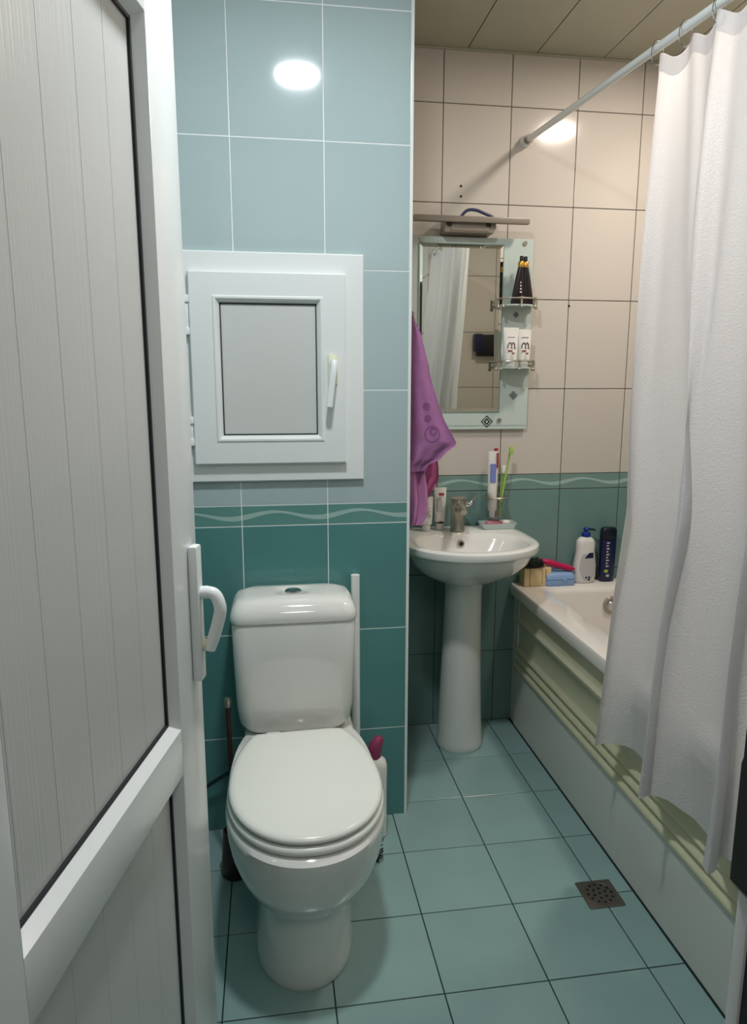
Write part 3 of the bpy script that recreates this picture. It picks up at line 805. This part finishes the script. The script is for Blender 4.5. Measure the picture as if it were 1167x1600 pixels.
wobj('etched_line', B(0.522, 0.980, gy-0.0006, gy+0.0004, 1.2185, 1.2200), M_greenedge, mu, False)
for px, pz in ((0.56, 1.24), (0.872, 1.240), (0.56, 1.887), (0.95, 1.885)):
    bm = bmesh.new(); tube(bm, [(px, gy+0.001, pz), (px, gy-0.006, pz)], 0.0075, 16)
    wobj('fixing_screw', bm, M_dchrome, mu)
    bm = bmesh.new(); tube(bm, [(px, gy+0.004, pz), (px, Y_SINK, pz)], 0.006, 12)
    wobj('spacer', bm, M_dchrome, mu)
def diamond(cx, cz, r, name='diamond_motif'):
    bm = bmesh.new(); y0 = gy-0.0009
    def sq(r0, r1):
        for k in range(4):
            a0, a1 = PI/2*k, PI/2*(k+1)
            q = [V((cx+rr*math.cos(a), y0, cz+rr*math.sin(a))) for rr, a in ((r0, a0), (r1, a0), (r1, a1), (r0, a1))]
            f = [bm.verts.new(v) for v in q]; g = [bm.verts.new(v+V((0, 0.001, 0))) for v in q]
            bm.faces.new(f); bm.faces.new(g)
            for i in range(4):
                bm.faces.new((f[i], f[(i+1) % 4], g[(i+1) % 4], g[i]))
    sq(r*0.80, r); sq(r*0.28, r*0.56)
    wobj(name, bm, M_inkblack, mu, False)
diamond(0.824, 1.2345, 0.0235); diamond(0.925, 1.333, 0.0165); diamond(0.925, 1.630, 0.0115)

# glass shelves with rails on the right of the mirror
def shelf(z, label):
    r = empty('glass_shelf', (0.908, gy, z), label, 'shelf', 'small glass shelves beside the mirror')
    bm = bmesh.new()
    out = [(0.842-0.908, 0.0), (0.842-0.908, -0.045)]
    for i in range(9):
        a = PI+i/8*PI
        out.append((0.004+0.068*math.cos(a)*1.0, -0.045+0.042*math.sin(a)))
    out += [(0.972-0.902, 0.0)]
    loft(bm, [[V((x, y, zz)) for x, y in out] for zz in (0.0, 0.005)])
    obj('shelf_plate', bm, M_glassplate, r, False)
    rail = [(-0.066, -0.001, 0.026), (-0.068, -0.045, 0.026)]+[(0.004+0.072*math.cos(PI+i/8*PI), -0.045+0.046*math.sin(PI+i/8*PI), 0.026) for i in range(9)]+[(0.076, -0.001, 0.026)]
    bm = bmesh.new(); tube(bm, bez(rail, 2), 0.0028, 8); obj('rail', bm, M_dchrome, r)
    for (px, py) in ((-0.068, -0.046), (0.004, -0.091), (0.076, -0.046), (-0.058, -0.072), (0.062, -0.074)):
        bm = bmesh.new(); lathe(bm, px, py, [(0.005, -0.008), (0.0065, -0.004), (0.005, 0.0), (0.0035, 0.004), (0.005, 0.013), (0.0035, 0.022), (0.005, 0.026), (0.004, 0.031), (0.001, 0.032)], 12)
        obj('post', bm, M_dchrome, r)
    for px in (-0.066, 0.074):
        bm = bmesh.new(); tube(bm, [(px, -0.001, 0.008), (px, -0.016, 0.008)], 0.008, 12); obj('clamp', bm, M_dchrome, r)
    return r
shelf(1.655, 'upper small glass shelf with worn metal rail beside the mirror')
shelf(1.432, 'lower small glass shelf with worn metal rail beside the mirror')
ZS = 1.660
def dark_tube(x, y, lean, label, mark):
    r = empty('hair_product_tube', (x, y, ZS), label, 'tube', 'dark tubes on the upper shelf')
    bm = bmesh.new()
    loft(bm, [egg(lean*(zz/0.17), 0, hw, d, d, zz, 2, 2, 28) for zz, hw, d in ((0.001, 0.0235, 0.002), (0.012, 0.0235, 0.004), (0.05, 0.020, 0.009), (0.10, 0.0145, 0.011), (0.130, 0.0105, 0.010))])
    obj('tube_body', bm, M_dark, r)
    bm = bmesh.new(); lathe(bm, lean*0.82, 0, [(0.0105, 0.130), (0.011, 0.132), (0.011, 0.148), (0.009, 0.151)], 20); obj('collar', bm, M_gold, r)
    bm = bmesh.new(); lathe(bm, lean*0.9, 0, [(0.007, 0.151), (0.007, 0.166), (0.0062, 0.169)], 16); obj('nozzle', bm, M_black, r)
    if mark:
        for k in range(4):
            obj('print', B(lean*0.3+0.002, lean*0.3+0.009-k*0.001, -0.0125, -0.0075, 0.040+k*0.011, 0.046+k*0.011), M_grey, r, False)
    return r
dark_tube(0.905, 2.552, 0.014, 'dark tube with pale print and gold collar, left on the upper shelf', True)
dark_tube(0.948, 2.560, -0.014, 'plain dark tube with gold collar, right on the upper shelf', False)
ZL = 1.437
for x, y, h, wd, lab in ((0.887, 2.552, 0.142, 0.058, 'larger white cream tube with brown print, left on the lower shelf'), (0.940, 2.552, 0.136, 0.050, 'smaller white cream tube with brown print, right on the lower shelf')):
    t = tube_pack('cream_tube', x, y, ZL, wd, h, M_white, lab, 'tube', 'white tubes on the lower shelf', prints=[])
    # printed emblem: curled arches above brown blots, and a thin line
    yof = lambda z_: interp([(0.022, -0.016), (0.055, -0.0150), (0.11, -0.0078), (0.134, -0.002)], z_)-0.0004
    bm = bmesh.new()
    for ax, ar in ((-0.006, 0.0065), (0.0065, 0.0055)):
        tube(bm, bez([(ax-ar-0.002, yof(0.068), 0.068), (ax-ar, yof(0.080), 0.080), (ax, yof(0.088), 0.088), (ax+ar, yof(0.080), 0.080), (ax+ar-0.001, yof(0.070), 0.070), (ax+ar+0.003, yof(0.067), 0.067)], 3), 0.0016, 6)
    obj('print', bm, M_print, t)
    for px, pz, pw, ph, pm in ((-0.005, 0.058, 0.016, 0.006, M_brown), (0.006, 0.050, 0.010, 0.005, M_brown), (0, 0.108, 0.026, 0.0014, M_grey)):
        yy = yof(pz)
        obj('print', B(px-pw/2, px+pw/2, yy-0.0008, yy+0.003, pz-ph/2, pz+ph/2), pm, t, False)

# bar lamp above the mirror
bl = empty('mirror_lamp', (0.735, Y_SINK, 1.90), 'grey bar lamp with box mount above the mirror, switched off', 'lamp')
bm = bmesh.new(); box(bm, 0.518, 0.940, 2.540, 2.562, 1.936, 1.957, 0.004)
wobj('lamp_bar', bm, M_fixture, bl)
bm = bmesh.new()
loft(bm, [[V((x, y, z)) for x, z in ((0.632, 1.905), (0.812, 1.905), (0.822, 1.925), (0.818, 1.960), (0.636, 1.960))] for y in (2.560, 2.566, Y_SINK-0.001)])
bmesh.ops.bevel(bm, geom=[e for e in bm.edges], offset=0.0015, segments=1, affect='EDGES')
wobj('mount_box', bm, M_fixture, bl)
wobj('mount_face', B(0.655, 0.795, 2.5575, 2.5612, 1.910, 1.936, 0.001), M_fixture, bl)
for px in (0.650, 0.792):
    wobj('clip', B(px-0.008, px+0.008, 2.552, 2.562, 1.926, 1.938, 0.002), M_black, bl)
bm = bmesh.new()
tube(bm, bez([(0.696, 2.585, 1.953), (0.700, 2.583, 1.966), (0.720, 2.58, 1.984), (0.750, 2.58, 1.986), (0.785, 2.58, 1.975), (0.812, 2.583, 1.966), (0.824, 2.585, 1.955)], 6), 0.0055, 10)
wobj('cable_loop', bm, M_cable, bl)['label'] = 'dark blue cable loop'

# wall details: drilled holes
for i, (px, pz) in enumerate(((0.707, 2.077), (0.708, 2.042), (1.139, 1.667))):
    bm = bmesh.new(); tube(bm, [(px, Y_SINK+0.001, pz), (px, Y_SINK-0.0007, pz)], 0.0045, 12)
    o = obj('screw_hole', bm, M_black, wall_far)

# ------------------------------------------------------------------ towel on a hook of the shaft side
hk = empty('towel_hook', (X_CORNER, 2.2, 1.585), 'small metal hook on the side wall holding the purple towel', 'hook')
bm = bmesh.new(); tube(bm, bez([(0, 0, 0.01), (0.02, 0, 0.004), (0.032, 0, -0.008), (0.040, 0, 0.004)], 4), 0.004, 8)
obj('hook_arm', bm, M_dchrome, hk)
bm = bmesh.new(); tube(bm, [(0, 0, 0.008), (0.005, 0, 0.008)], 0.014, 16); obj('hook_plate', bm, M_dchrome, hk)
def sheet(rows_, fold, y0, thick, nu=26, sub=6):
    """rows_: (z, x_left, x_right); a folded sheet of cloth with a back face"""
    zs = []
    for (a, b) in zip(rows_, rows_[1:]):
        for k in range(sub):
            t = k/sub
            zs.append(tuple(a[i]+(b[i]-a[i])*t for i in range(3)))
    zs.append(rows_[-1])
    bm = bmesh.new()
    rings = []
    n_ = len(zs)
    for j, (z, xl, xr) in enumerate(zs):
        f = []; bk = []
        for i in range(nu):
            u = i/(nu-1)
            x = xl+(xr-xl)*u
            y = y0 + fold(u, j/(n_-1), x, z)
            f.append(V((x, y, z))); bk.append(V((x, y+thick, z)))
        rings.append(f+list(reversed(bk)))
    loft(bm, rings)
    return bm
towel = empty('towel', (0.46, 2.2, 0.92), 'purple towel with swirl pattern hanging by the corner above the basin', 'towel')
f1 = lambda u, t, x, z: 0.012*math.sin(u*7+t*2)*min(1, t*3)+0.010*math.sin(u*15-1+t)*min(1, t*2)*(1-u)-0.010*u
bm = sheet([(1.580, 0.436, 0.446), (1.565, 0.430, 0.452), (1.528, 0.420, 0.471), (1.438, 0.416, 0.496), (1.387, 0.416, 0.507), (1.320, 0.416, 0.529), (1.260, 0.416, 0.553), (1.190, 0.416, 0.593), (1.180, 0.416, 0.588), (1.160, 0.416, 0.560), (1.138, 0.416, 0.540), (1.121, 0.416, 0.500), (1.100, 0.416, 0.492)], f1, 2.19, 0.007)
for v in bm.verts: v.co.x = v.co.x
o = obj('front_flap', bm, M_towel, towel); o.matrix_parent_inverse = Matrix.Translation(towel.location).inverted()
f2 = lambda u, t, x, z: 0.010*math.sin(u*9+1)+0.006*math.sin(u*18+t*3)
bm = sheet([(1.16, 0.418, 0.490), (1.10, 0.417, 0.493), (1.05, 0.417, 0.500), (0.99, 0.417, 0.507), (0.950, 0.418, 0.502), (0.928, 0.420, 0.492), (0.921, 0.425, 0.480)], f2, 2.205, 0.008, 20, 4)
o = obj('lower_end', bm, M_towel_c, towel); o.matrix_parent_inverse = Matrix.Translation(towel.location).inverted()
f3 = lambda u, t, x, z: 0.012*math.sin(u*6+2)+0.004*math.sin(u*14+t*4)
bm = sheet([(1.20, 0.47, 0.535), (1.142, 0.475, 0.543), (1.103, 0.475, 0.549), (1.07, 0.476, 0.549), (1.055, 0.478, 0.544), (1.03, 0.48, 0.528), (1.0, 0.48, 0.512), (0.985, 0.482, 0.505)], f3, 2.232, 0.008, 20, 4)
o = obj('back_flap', bm, M_towel_b, towel); o.matrix_parent_inverse = Matrix.Translation(towel.location).inverted()
bm = bmesh.new(); tube(bm, bez([(0.436, 2.194, 1.575), (0.440, 2.196, 1.590), (0.449, 2.2, 1.592), (0.447, 2.203, 1.575)], 4), 0.0022, 6)
o = obj('hanging_loop', bm, M_towel, towel); o.matrix_parent_inverse = Matrix.Translation(towel.location).inverted()

# ------------------------------------------------------------------ bathtub
tub = empty('bathtub', (1.30, 1.77, 0), 'white built-in bathtub with ribbed cream side panel', 'bathtub')
bx0, bx1, by0, by1 = 0.945, X_RIGHT-0.002, Y_FOOT+0.002, Y_SINK-0.002
RZ = 0.590
bm = bmesh.new()
k = 8
rings = [rrect(bx0+0.012, bx1, by0, by1, 0.004, RZ-0.050, k), rrect(bx0+0.002, bx1, by0, by1, 0.004, RZ-0.046, k), rrect(bx0, bx1, by0, by1, 0.006, RZ-0.040, k), rrect(bx0, bx1, by0, by1, 0.006, RZ-0.010, k), rrect(bx0+0.004, bx1, by0, by1-0.001, 0.008, RZ-0.002, k), rrect(bx0+0.011, bx1-0.002, by0+0.002, by1-0.002, 0.010, RZ, k),
         rrect(1.048, 1.590, 1.03, 2.515, 0.055, RZ, k), rrect(1.056, 1.583, 1.038, 2.507, 0.055, RZ-0.005, k), rrect(1.062, 1.577, 1.05, 2.500, 0.055, RZ-0.02, k),
         rrect(1.078, 1.560, 1.12, 2.490, 0.06, 0.40, k), rrect(1.092, 1.546, 1.19, 2.474, 0.07, 0.24, k), rrect(1.125, 1.515, 1.24, 2.43, 0.09, 0.185, k), rrect(1.20, 1.44, 1.30, 2.32, 0.08, 0.170, k)]
loft(bm, rings, False, True)
wobj('tub', bm, M_bath, tub)
# apron: ribbed profile swept along the length
prof = [(0.963, 0.004), (0.963, 0.243), (0.958, 0.247), (0.953, 0.256), (0.955, 0.266), (0.963, 0.272), (0.966, 0.277), (0.961, 0.283), (0.956, 0.290), (0.957, 0.298), (0.965, 0.305), (0.968, 0.312), (0.963, 0.318), (0.958, 0.325), (0.959, 0.333), (0.968, 0.341),
        (0.970, 0.350), (0.970, 0.430), (0.966, 0.436), (0.958, 0.446), (0.958, 0.456), (0.968, 0.464), (0.971, 0.470), (0.971, 0.541)]
NP = 5
bm = bmesh.new()
def pr(y): return [V((x, y, z)) for x, z in prof]+[V((0.985, y, 0.541)), V((0.985, y, 0.004))]
loft(bm, [pr(by0), pr(2.575)])
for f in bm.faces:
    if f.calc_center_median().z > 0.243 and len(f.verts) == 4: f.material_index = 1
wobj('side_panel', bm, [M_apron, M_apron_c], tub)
bm = bmesh.new()
pf = [(0.966, 0.004), (0.966, 0.541), (0.985, 0.541), (0.985, 0.004)]
loft(bm, [[V((x, y, z)) for x, z in pf] for y in (2.572, by1)])
wobj('panel_end', bm, M_apron, tub, False)
bm = bmesh.new(); tube(bm, [(1.317, 2.504, 0.520), (1.317, 2.486, 0.519)], [0.036, 0.034], 32)
oc = wobj('overflow_cover', bm, M_dchrome, tub)
bm = bmesh.new(); tube(bm, [(1.317, 2.4862, 0.519), (1.317, 2.481, 0.518)], [0.024, 0.020], 24)
wobj('overflow_knob', bm, M_chrome, tub)
bm = bmesh.new(); lathe(bm, 1.32, 2.25, [(0.03, 0.168), (0.03, 0.173), (0.02, 0.174), (0.001, 0.174)], 24)
wobj('drain', bm, M_chrome, tub)

# things on the bath rim
bx = empty('cream_box', (1.030, 2.583, RZ), 'cream coloured small box on the far left corner of the bath rim', 'box')
obj('box_body', B(-0.052, 0.058, -0.028, 0.032, 0.001, 0.074, 0.003), M_cream, bx)
obj('seam', B(-0.030, -0.028, -0.0288, -0.026, 0.002, 0.072), M_brown, bx, False)
obj('print', B(0.020, 0.022, -0.0288, -0.026, 0.01, 0.068), M_brown, bx, False)
obj('print', B(0.034, 0.037, -0.0288, -0.026, 0.03, 0.068), M_brown, bx, False)
sp = empty('soap_case', (1.126, 2.585, RZ), 'light blue plastic soap case on the bath rim', 'soap dish')
bm = bmesh.new(); loft(bm, [rrect(-0.058, 0.058, -0.038, 0.034, 0.015, z) if q else rrect(-0.062, 0.062, -0.041, 0.036, 0.016, z) for z, q in ((0.001, 1), (0.006, 0), (0.024, 0), (0.025, 1))])
obj('case_base', bm, M_soapblue, sp)
bm = bmesh.new(); loft(bm, [rrect(-0.058-d, 0.058+d, -0.038-d, 0.034+d, 0.015, z) for z, d in ((0.025, 0), (0.028, 0.003), (0.042, 0.001), (0.050, -0.006), (0.053, -0.014))])
obj('case_lid', bm, M_soapblue, sp)
obj('clasp', B(0.004, 0.022, -0.045, -0.040, 0.020, 0.032, 0.001), M_soapblue, sp)
# crimson-backed brush lying across the case, bristles to the left
hb = empty('hair_brush', (1.10, 2.575, RZ+0.054), 'crimson and black brush lying on the blue soap case and cream box', 'brush')
bm = bmesh.new()
tube(bm, bez([(-0.052, 0.005, 0.044), (-0.02, 0, 0.038), (0.03, -0.004, 0.022), (0.072, -0.008, 0.012), (0.088, -0.010, 0.0085)], 5), [0.009]*4+[0.013]*6+[0.0125]*6+[0.006]*5, 16)
obj('handle', bm, M_magenta, hb)
bm = bmesh.new()
loft(bm, [[V((x, y*s, z0+z*s)) for y, z in ((-0.026, -0.012), (0.026, -0.012), (0.026, 0.014), (-0.026, 0.014))] for x, s, z0 in ((-0.125, 0.75, 0.036), (-0.115, 1.0, 0.036), (-0.06, 1.0, 0.036), (-0.045, 0.7, 0.037))])
bmesh.ops.bevel(bm, geom=list(bm.edges), offset=0.004, segments=2, affect='EDGES')
o = obj('brush_head', bm, M_bristle, hb)
bm = bmesh.new()
for i in range(240):
    x = random.uniform(-0.122, -0.048); y = random.uniform(-0.026, 0.026)
    sd_ = random.choice([-1, 1]); zz = 0.036
    if random.random() < 0.5: tube(bm, [(x, y, zz+0.010), (x+random.uniform(-.004, .004), y, zz+0.020)], 0.0008, 4)
    else: tube(bm, [(x, -0.022, zz+random.uniform(-.01, .012)), (x, -0.034, zz+random.uniform(-.012, .014))], 0.0008, 4)
o = obj('bristles', bm, M_bristle, hb, False); o['kind'] = 'stuff'

pb = empty('lotion_bottle', (1.240, 2.590, RZ), 'white pump bottle with blue pump standing on the bath rim', 'bottle')
bm = bmesh.new()
loft(bm, [egg(0, 0, hw, d, d, z, 2.5, 2.5, 36) for z, hw, d in ((0.001, 0.036, 0.020), (0.006, 0.041, 0.024), (0.03, 0.046, 0.026), (0.07, 0.046, 0.026), (0.11, 0.040, 0.025), (0.135, 0.037, 0.024), (0.155, 0.0375, 0.024), (0.170, 0.036, 0.023), (0.181, 0.028, 0.020), (0.188, 0.016, 0.014), (0.192, 0.013, 0.012))])
obj('bottle_body', bm, M_white, pb)
bm = bmesh.new(); lathe(bm, 0, 0, [(0.0165, 0.188), (0.0175, 0.190), (0.0175, 0.203), (0.015, 0.206), (0.006, 0.207), (0.006, 0.214), (0.011, 0.214), (0.012, 0.221), (0.008, 0.225)], 22)
obj('pump', bm, M_blue, pb)
bm = bmesh.new(); tube(bm, [(0.004, 0, 0.218), (0.025, -0.004, 0.217), (0.036, -0.006, 0.214)], [0.0055, 0.0045, 0.004], 10)
obj('nozzle', bm, M_navy, pb)
# curved label: follows the front of the body
def front_label(bm, prof_, x0f, x1f, zs_, off=0.0008, n_=10):
    rings = []
    for z in zs_:
        hw = interp([(a, b) for a, b, c in prof_], z); dp = interp([(a, c) for a, b, c in prof_], z)
        r = []
        for i in range(n_+1):
            x = x0f(z)+(x1f(z)-x0f(z))*i/n_
            t = min(0.98, abs(x/hw)); y = -dp*(1-t**2.5)**(1/2.5)-off
            r.append(V((x, y, z)))
        rings.append(r)
    vs = [[bm.verts.new(p_) for p_ in r] for r in rings]
    vb = [[bm.verts.new(p_+V((0, 0.0006, 0))) for p_ in r] for r in rings]
    for A in (vs, vb):
        for a, b in zip(A, A[1:]):
            for i in range(n_): bm.faces.new((a[i], a[i+1], b[i+1], b[i]))
    return bm
pf_ = [(0.006, 0.041, 0.024), (0.03, 0.046, 0.026), (0.07, 0.046, 0.026), (0.11, 0.040, 0.025), (0.135, 0.037, 0.024), (0.155, 0.0375, 0.024)]
ell = lambda z: math.sqrt(max(0.02, 1-((z-0.072)/0.062)**2))
obj('label_sticker', front_label(bmesh.new(), pf_, lambda z: 0.004-0.034*ell(z), lambda z: 0.004+0.034*ell(z), [0.012+0.11*i/12 for i in range(13)]), M_grey, pb)
obj('label_cap', front_label(bmesh.new(), pf_, lambda z: -0.012+(z-0.105)*0.9, lambda z: 0.026, [0.105+0.021*i/4 for i in range(5)], 0.0016), M_navy, pb)
for dx, dz, sz in ((0.010, 0.026, 0.007), (-0.002, 0.026, 0.006), (0.010, 0.016, 0.006)):
    obj('print', B(dx-sz/2, dx+sz/2, -0.0285, -0.024, dz-sz/2, dz+sz/2), M_navy, pb, False)

sh = empty('shampoo_bottle', (1.338, 2.595, RZ), 'tall navy blue shampoo bottle standing next to the curtain on the bath rim', 'bottle')
bm = bmesh.new()
pfs = [(0.001, 0.028, 0.016), (0.006, 0.031, 0.019), (0.08, 0.032, 0.020), (0.16, 0.033, 0.020), (0.175, 0.033, 0.020)]
loft(bm, [egg(0, 0, hw, d, d, z, 2.6, 2.6, 32) for z, hw, d in pfs])
obj('bottle_body', bm, M_navy, sh)
M_shcap = mat('navy_cap', srgb(16, 18, 40), 0.35)
bm = bmesh.new(); loft(bm, [egg(0, 0, hw, d, d, z, 2.6, 2.6, 32) for z, hw, d in ((0.1765, 0.032, 0.019), (0.180, 0.0335, 0.0205), (0.212, 0.033, 0.020), (0.221, 0.026, 0.016))])
obj('cap', bm, M_shcap, sh)
for i in range(9):     # vertical line of pale lettering strokes
    z = 0.162-i*0.012
    a = 0.006 if i % 2 else 0.010
    bm = front_label(bmesh.new(), pfs, lambda z_, a=a: -0.014, lambda z_, a=a: -0.014+a*1.2, [z-0.003, z, z+0.003][0:3], 0.0012, 4)
    obj('print', bm, M_grey, sh)
obj('print', front_label(bmesh.new(), pfs, lambda z_: -0.018, lambda z_: -0.004, [0.040, 0.046, 0.052], 0.0014, 4), M_green, sh)
obj('print', front_label(bmesh.new(), pfs, lambda z_: -0.010, lambda z_: 0.002, [0.022, 0.027, 0.032], 0.0014, 4), M_grey, sh)

# floor drain
dr = empty('floor_drain', ((DR[0]+DR[1])/2, (DR[2]+DR[3])/2, 0), 'square metal floor drain grate next to the bath', 'drain')
hwd = 0.0505
bm = bmesh.new()
loft(bm, [rrect(-hwd, hwd, -hwd, hwd, 0.004, 0.0018, 2), rrect(-hwd, hwd, -hwd, hwd, 0.004, 0.0042, 2), rrect(-hwd+0.002, hwd-0.002, -hwd+0.002, hwd-0.002, 0.003, 0.0052, 2)])
obj('grate_plate', bm, M_steel, dr)
bm = bmesh.new()
def hole(a, r, rr=0.0042):
    lathe(bm, r*math.cos(a), r*math.sin(a), [(rr, 0.0050), (rr, 0.0056)], 10)
for kk in range(12): hole(kk*PI/6, 0.033)
for kk in range(6): hole(kk*PI/3+.3, 0.018)
hole(0, 0)
obj('grate_holes', bm, M_black, dr, False)['kind'] = 'stuff'
bm = bmesh.new()
rp = [(0.041*math.cos(2*PI*i/32), 0.041*math.sin(2*PI*i/32), 0.0052) for i in range(33)]
tube(bm, rp, 0.0011, 6, False); obj('grate_ring', bm, M_steel, dr)

# ------------------------------------------------------------------ curtain rod, rings and curtain
def rodp(y):
    t = (Y_SINK-y)/(Y_SINK-Y_FOOT)
    return V((0.941+0.055*t, y, 2.236-0.098*t))
rod = empty('curtain_rod', rodp(Y_SINK), 'white shower curtain rod crossing from the tiled wall towards the camera', 'rod')
bm = bmesh.new(); tube(bm, [rodp(Y_SINK-0.004), rodp(2.35), rodp(1.6), rodp(Y_FOOT+0.002)], 0.0105, 18)
wobj('rod_tube', bm, M_pvc, rod)
bm = bmesh.new(); tube(bm, [rodp(Y_SINK-0.0005), rodp(Y_SINK-0.006), rodp(Y_SINK-0.030)], [0.020, 0.020, 0.016], 20)
wobj('end_cup', bm, M_pvc, rod)
bm = bmesh.new(); tube(bm, [rodp(Y_SINK-0.030), rodp(Y_SINK-0.040)], 0.0165, 20)
wobj('end_collar', bm, M_fixture, rod)

CY1 = 0.96
NU, NZ = 300, 70
EDGE = [(0, 0.549), (0.25, 0.540), (0.5, 0.5385), (0.62, 0.544), (0.75, 0.531), (0.88, 0.523), (1, 0.514)]   # x/y of the far edge
def curtain_point(u, v):
    """u 0..1 from the far edge to the near edge, v 0 top .. 1 hem"""
    low = min(1, v*1.7)
    base = 0.988*(1-v)+0.903*v
    amp = 0.010+0.032*low*(1-0.15*v)
    xc = base-amp
    far = xc/interp(EDGE, v)
    y = far+(CY1-far)*u
    rp_ = rodp(y)
    top_z = rp_.z-0.0125-0.024*(0.5-0.5*math.cos(2*PI*u*7))
    hem_z = 0.385+0.024*(1-math.cos(2*PI*u*3.1))*0.5+0.010*math.sin(u*9)
    z = top_z+(hem_z-top_z)*v
    ph = 2*PI*u*3.1
    drift = (0.55*math.sin(2.6*v+u*4)+0.25*math.sin(5.1*v+u*9))*min(1, u*6)
    c = math.cos(ph+drift)
    wv = c*(0.7+0.3*abs(c))
    x = base-amp*wv
    x -= (0.006*math.cos(2*PI*u*7+2*v)*(1-v) + 0.0035*math.sin(u*43+6*v)+0.0022*math.sin(u*83-9*v+2))*min(1, u*12)
    x += 0.004*math.sin(v*9+u*13)*math.sin(v*3)*min(1, u*12)
    y += 0.050*math.sin(ph+drift)*low
    y += 0.004*math.sin(v*11+u*20)*min(1, u*10)
    if z < 0.60: x = min(x, 0.938)
    return V((x, y, z))
bm = bmesh.new()
grid = [[bm.verts.new(curtain_point(i/NU, j/NZ)) for i in range(NU+1)] for j in range(NZ+1)]
for j in range(NZ):
    for i in range(NU):
        bm.faces.new((grid[j][i], grid[j][i+1], grid[j+1][i+1], grid[j+1][i]))
curtain = empty('shower_curtain', (0.93, 1.4, 0.37), 'white shower curtain with fine glitter hanging outside the bathtub', 'curtain')
cl = wobj('curtain_cloth', bm, M_curtain, curtain)
for p_ in cl.data.polygons: p_.use_smooth = True
# thin reinforced header band and hem
bm = bmesh.new()
g1 = [[bm.verts.new(curtain_point(i/NU, v)+V((-0.0012, 0, 0))) for i in range(NU+1)] for v in (0.0, 0.012, 0.024)]
for a, b in zip(g1, g1[1:]):
    for i in range(NU): bm.faces.new((a[i], a[i+1], b[i+1], b[i]))
wobj('header_band', bm, M_curtain, curtain)
for kk in range(8):
    u = kk/7
    P0 = curtain_point(min(1, u+0.003) if kk == 0 else min(u, 0.997), 0.006)
    c0 = rodp(P0.y)
    rr = 0.024
    cc = V((c0.x, P0.y, c0.z-0.012))
    r = empty('curtain_ring', (cc.x, cc.y, cc.z-0.026), 'metal curtain ring on the shower rod, number counted from the wall end', 'ring', 'curtain rings on the shower rod')
    r['label'] = ['first', 'second', 'third', 'fourth', 'fifth', 'sixth', 'seventh', 'eighth'][kk]+' metal curtain ring from the tiled wall on the shower rod'
    bm = bmesh.new()
    pts = [(0.0165*math.cos(a)+0.0, 0, 0.026+0.028*math.sin(a)) for a in [2*PI*i/24 for i in range(25)]]
    tube(bm, pts, 0.0016, 6, False)
    obj('ring_wire', bm, M_chrome, r)

# folded dark pouch hanging on the foot wall (seen in the mirror)
hg = empty('wall_pouch', (1.345, Y_FOOT, 1.52), 'dark pouch on the wall at the foot of the bath, seen in the mirror', 'pouch')
wobj('pouch_body', B(1.27, 1.44, Y_FOOT+0.001, Y_FOOT+0.05, 1.545, 1.675, 0.008), M_black, hg)
wobj('pouch_flap', B(1.25, 1.30, Y_FOOT+0.001, Y_FOOT+0.056, 1.575, 1.678, 0.006), M_navy, hg)

# ------------------------------------------------------------------ pieces that belong to a part go one level deeper
SUB = {'toilet': {'flush_button': 'cistern_lid', 'hinge': 'seat_lid'}, 'wash_basin': {'overflow_hole': 'overflow_ring'},
       'lotion_bottle': {'label_sticker': 'bottle_body', 'label_cap': 'bottle_body', 'print': 'bottle_body', 'nozzle': 'pump'},
       'shampoo_bottle': {'print': 'bottle_body'}, 'cream_tube': {'print': 'tube_body'}, 'toothpaste_tube': {'print': 'tube_body', 'cap_ring': 'cap'},
       'hair_product_tube': {'print': 'tube_body', 'nozzle': 'collar'}, 'glass_shelf': {'clamp': 'shelf_plate'},
       'bathroom_mirror': {'mirror_edge': 'mirror_glass', 'diamond_motif': 'backing_glass', 'etched_line': 'backing_glass'},
       'access_hatch': {'handle': 'handle_plate'}, 'mirror_lamp': {'clip': 'mount_box', 'mount_face': 'mount_box'},
       'floor_drain': {'grate_holes': 'grate_plate', 'grate_ring': 'grate_plate'}, 'hair_brush': {'bristles': 'brush_head'},
       'bathtub': {'overflow_knob': 'overflow_cover'}, 'soap_case': {'clasp': 'case_lid'}, 'cleaner_bottle': {'label_sticker': 'bottle_body'},
       'cream_box': {'print': 'box_body', 'seam': 'box_body'}, 'shower_curtain': {'header_band': 'curtain_cloth'}}
stem = lambda o: o.name.split('.')[0]
for r in [o for o in C.objects if o.parent is None and stem(o) in SUB]:
    kids = [o for o in C.objects if o.parent == r]
    for o in kids:
        tgt = SUB[stem(r)].get(stem(o))
        if tgt:
            t = next((k_ for k_ in kids if stem(k_) == tgt), None)
            if t: o.parent = t
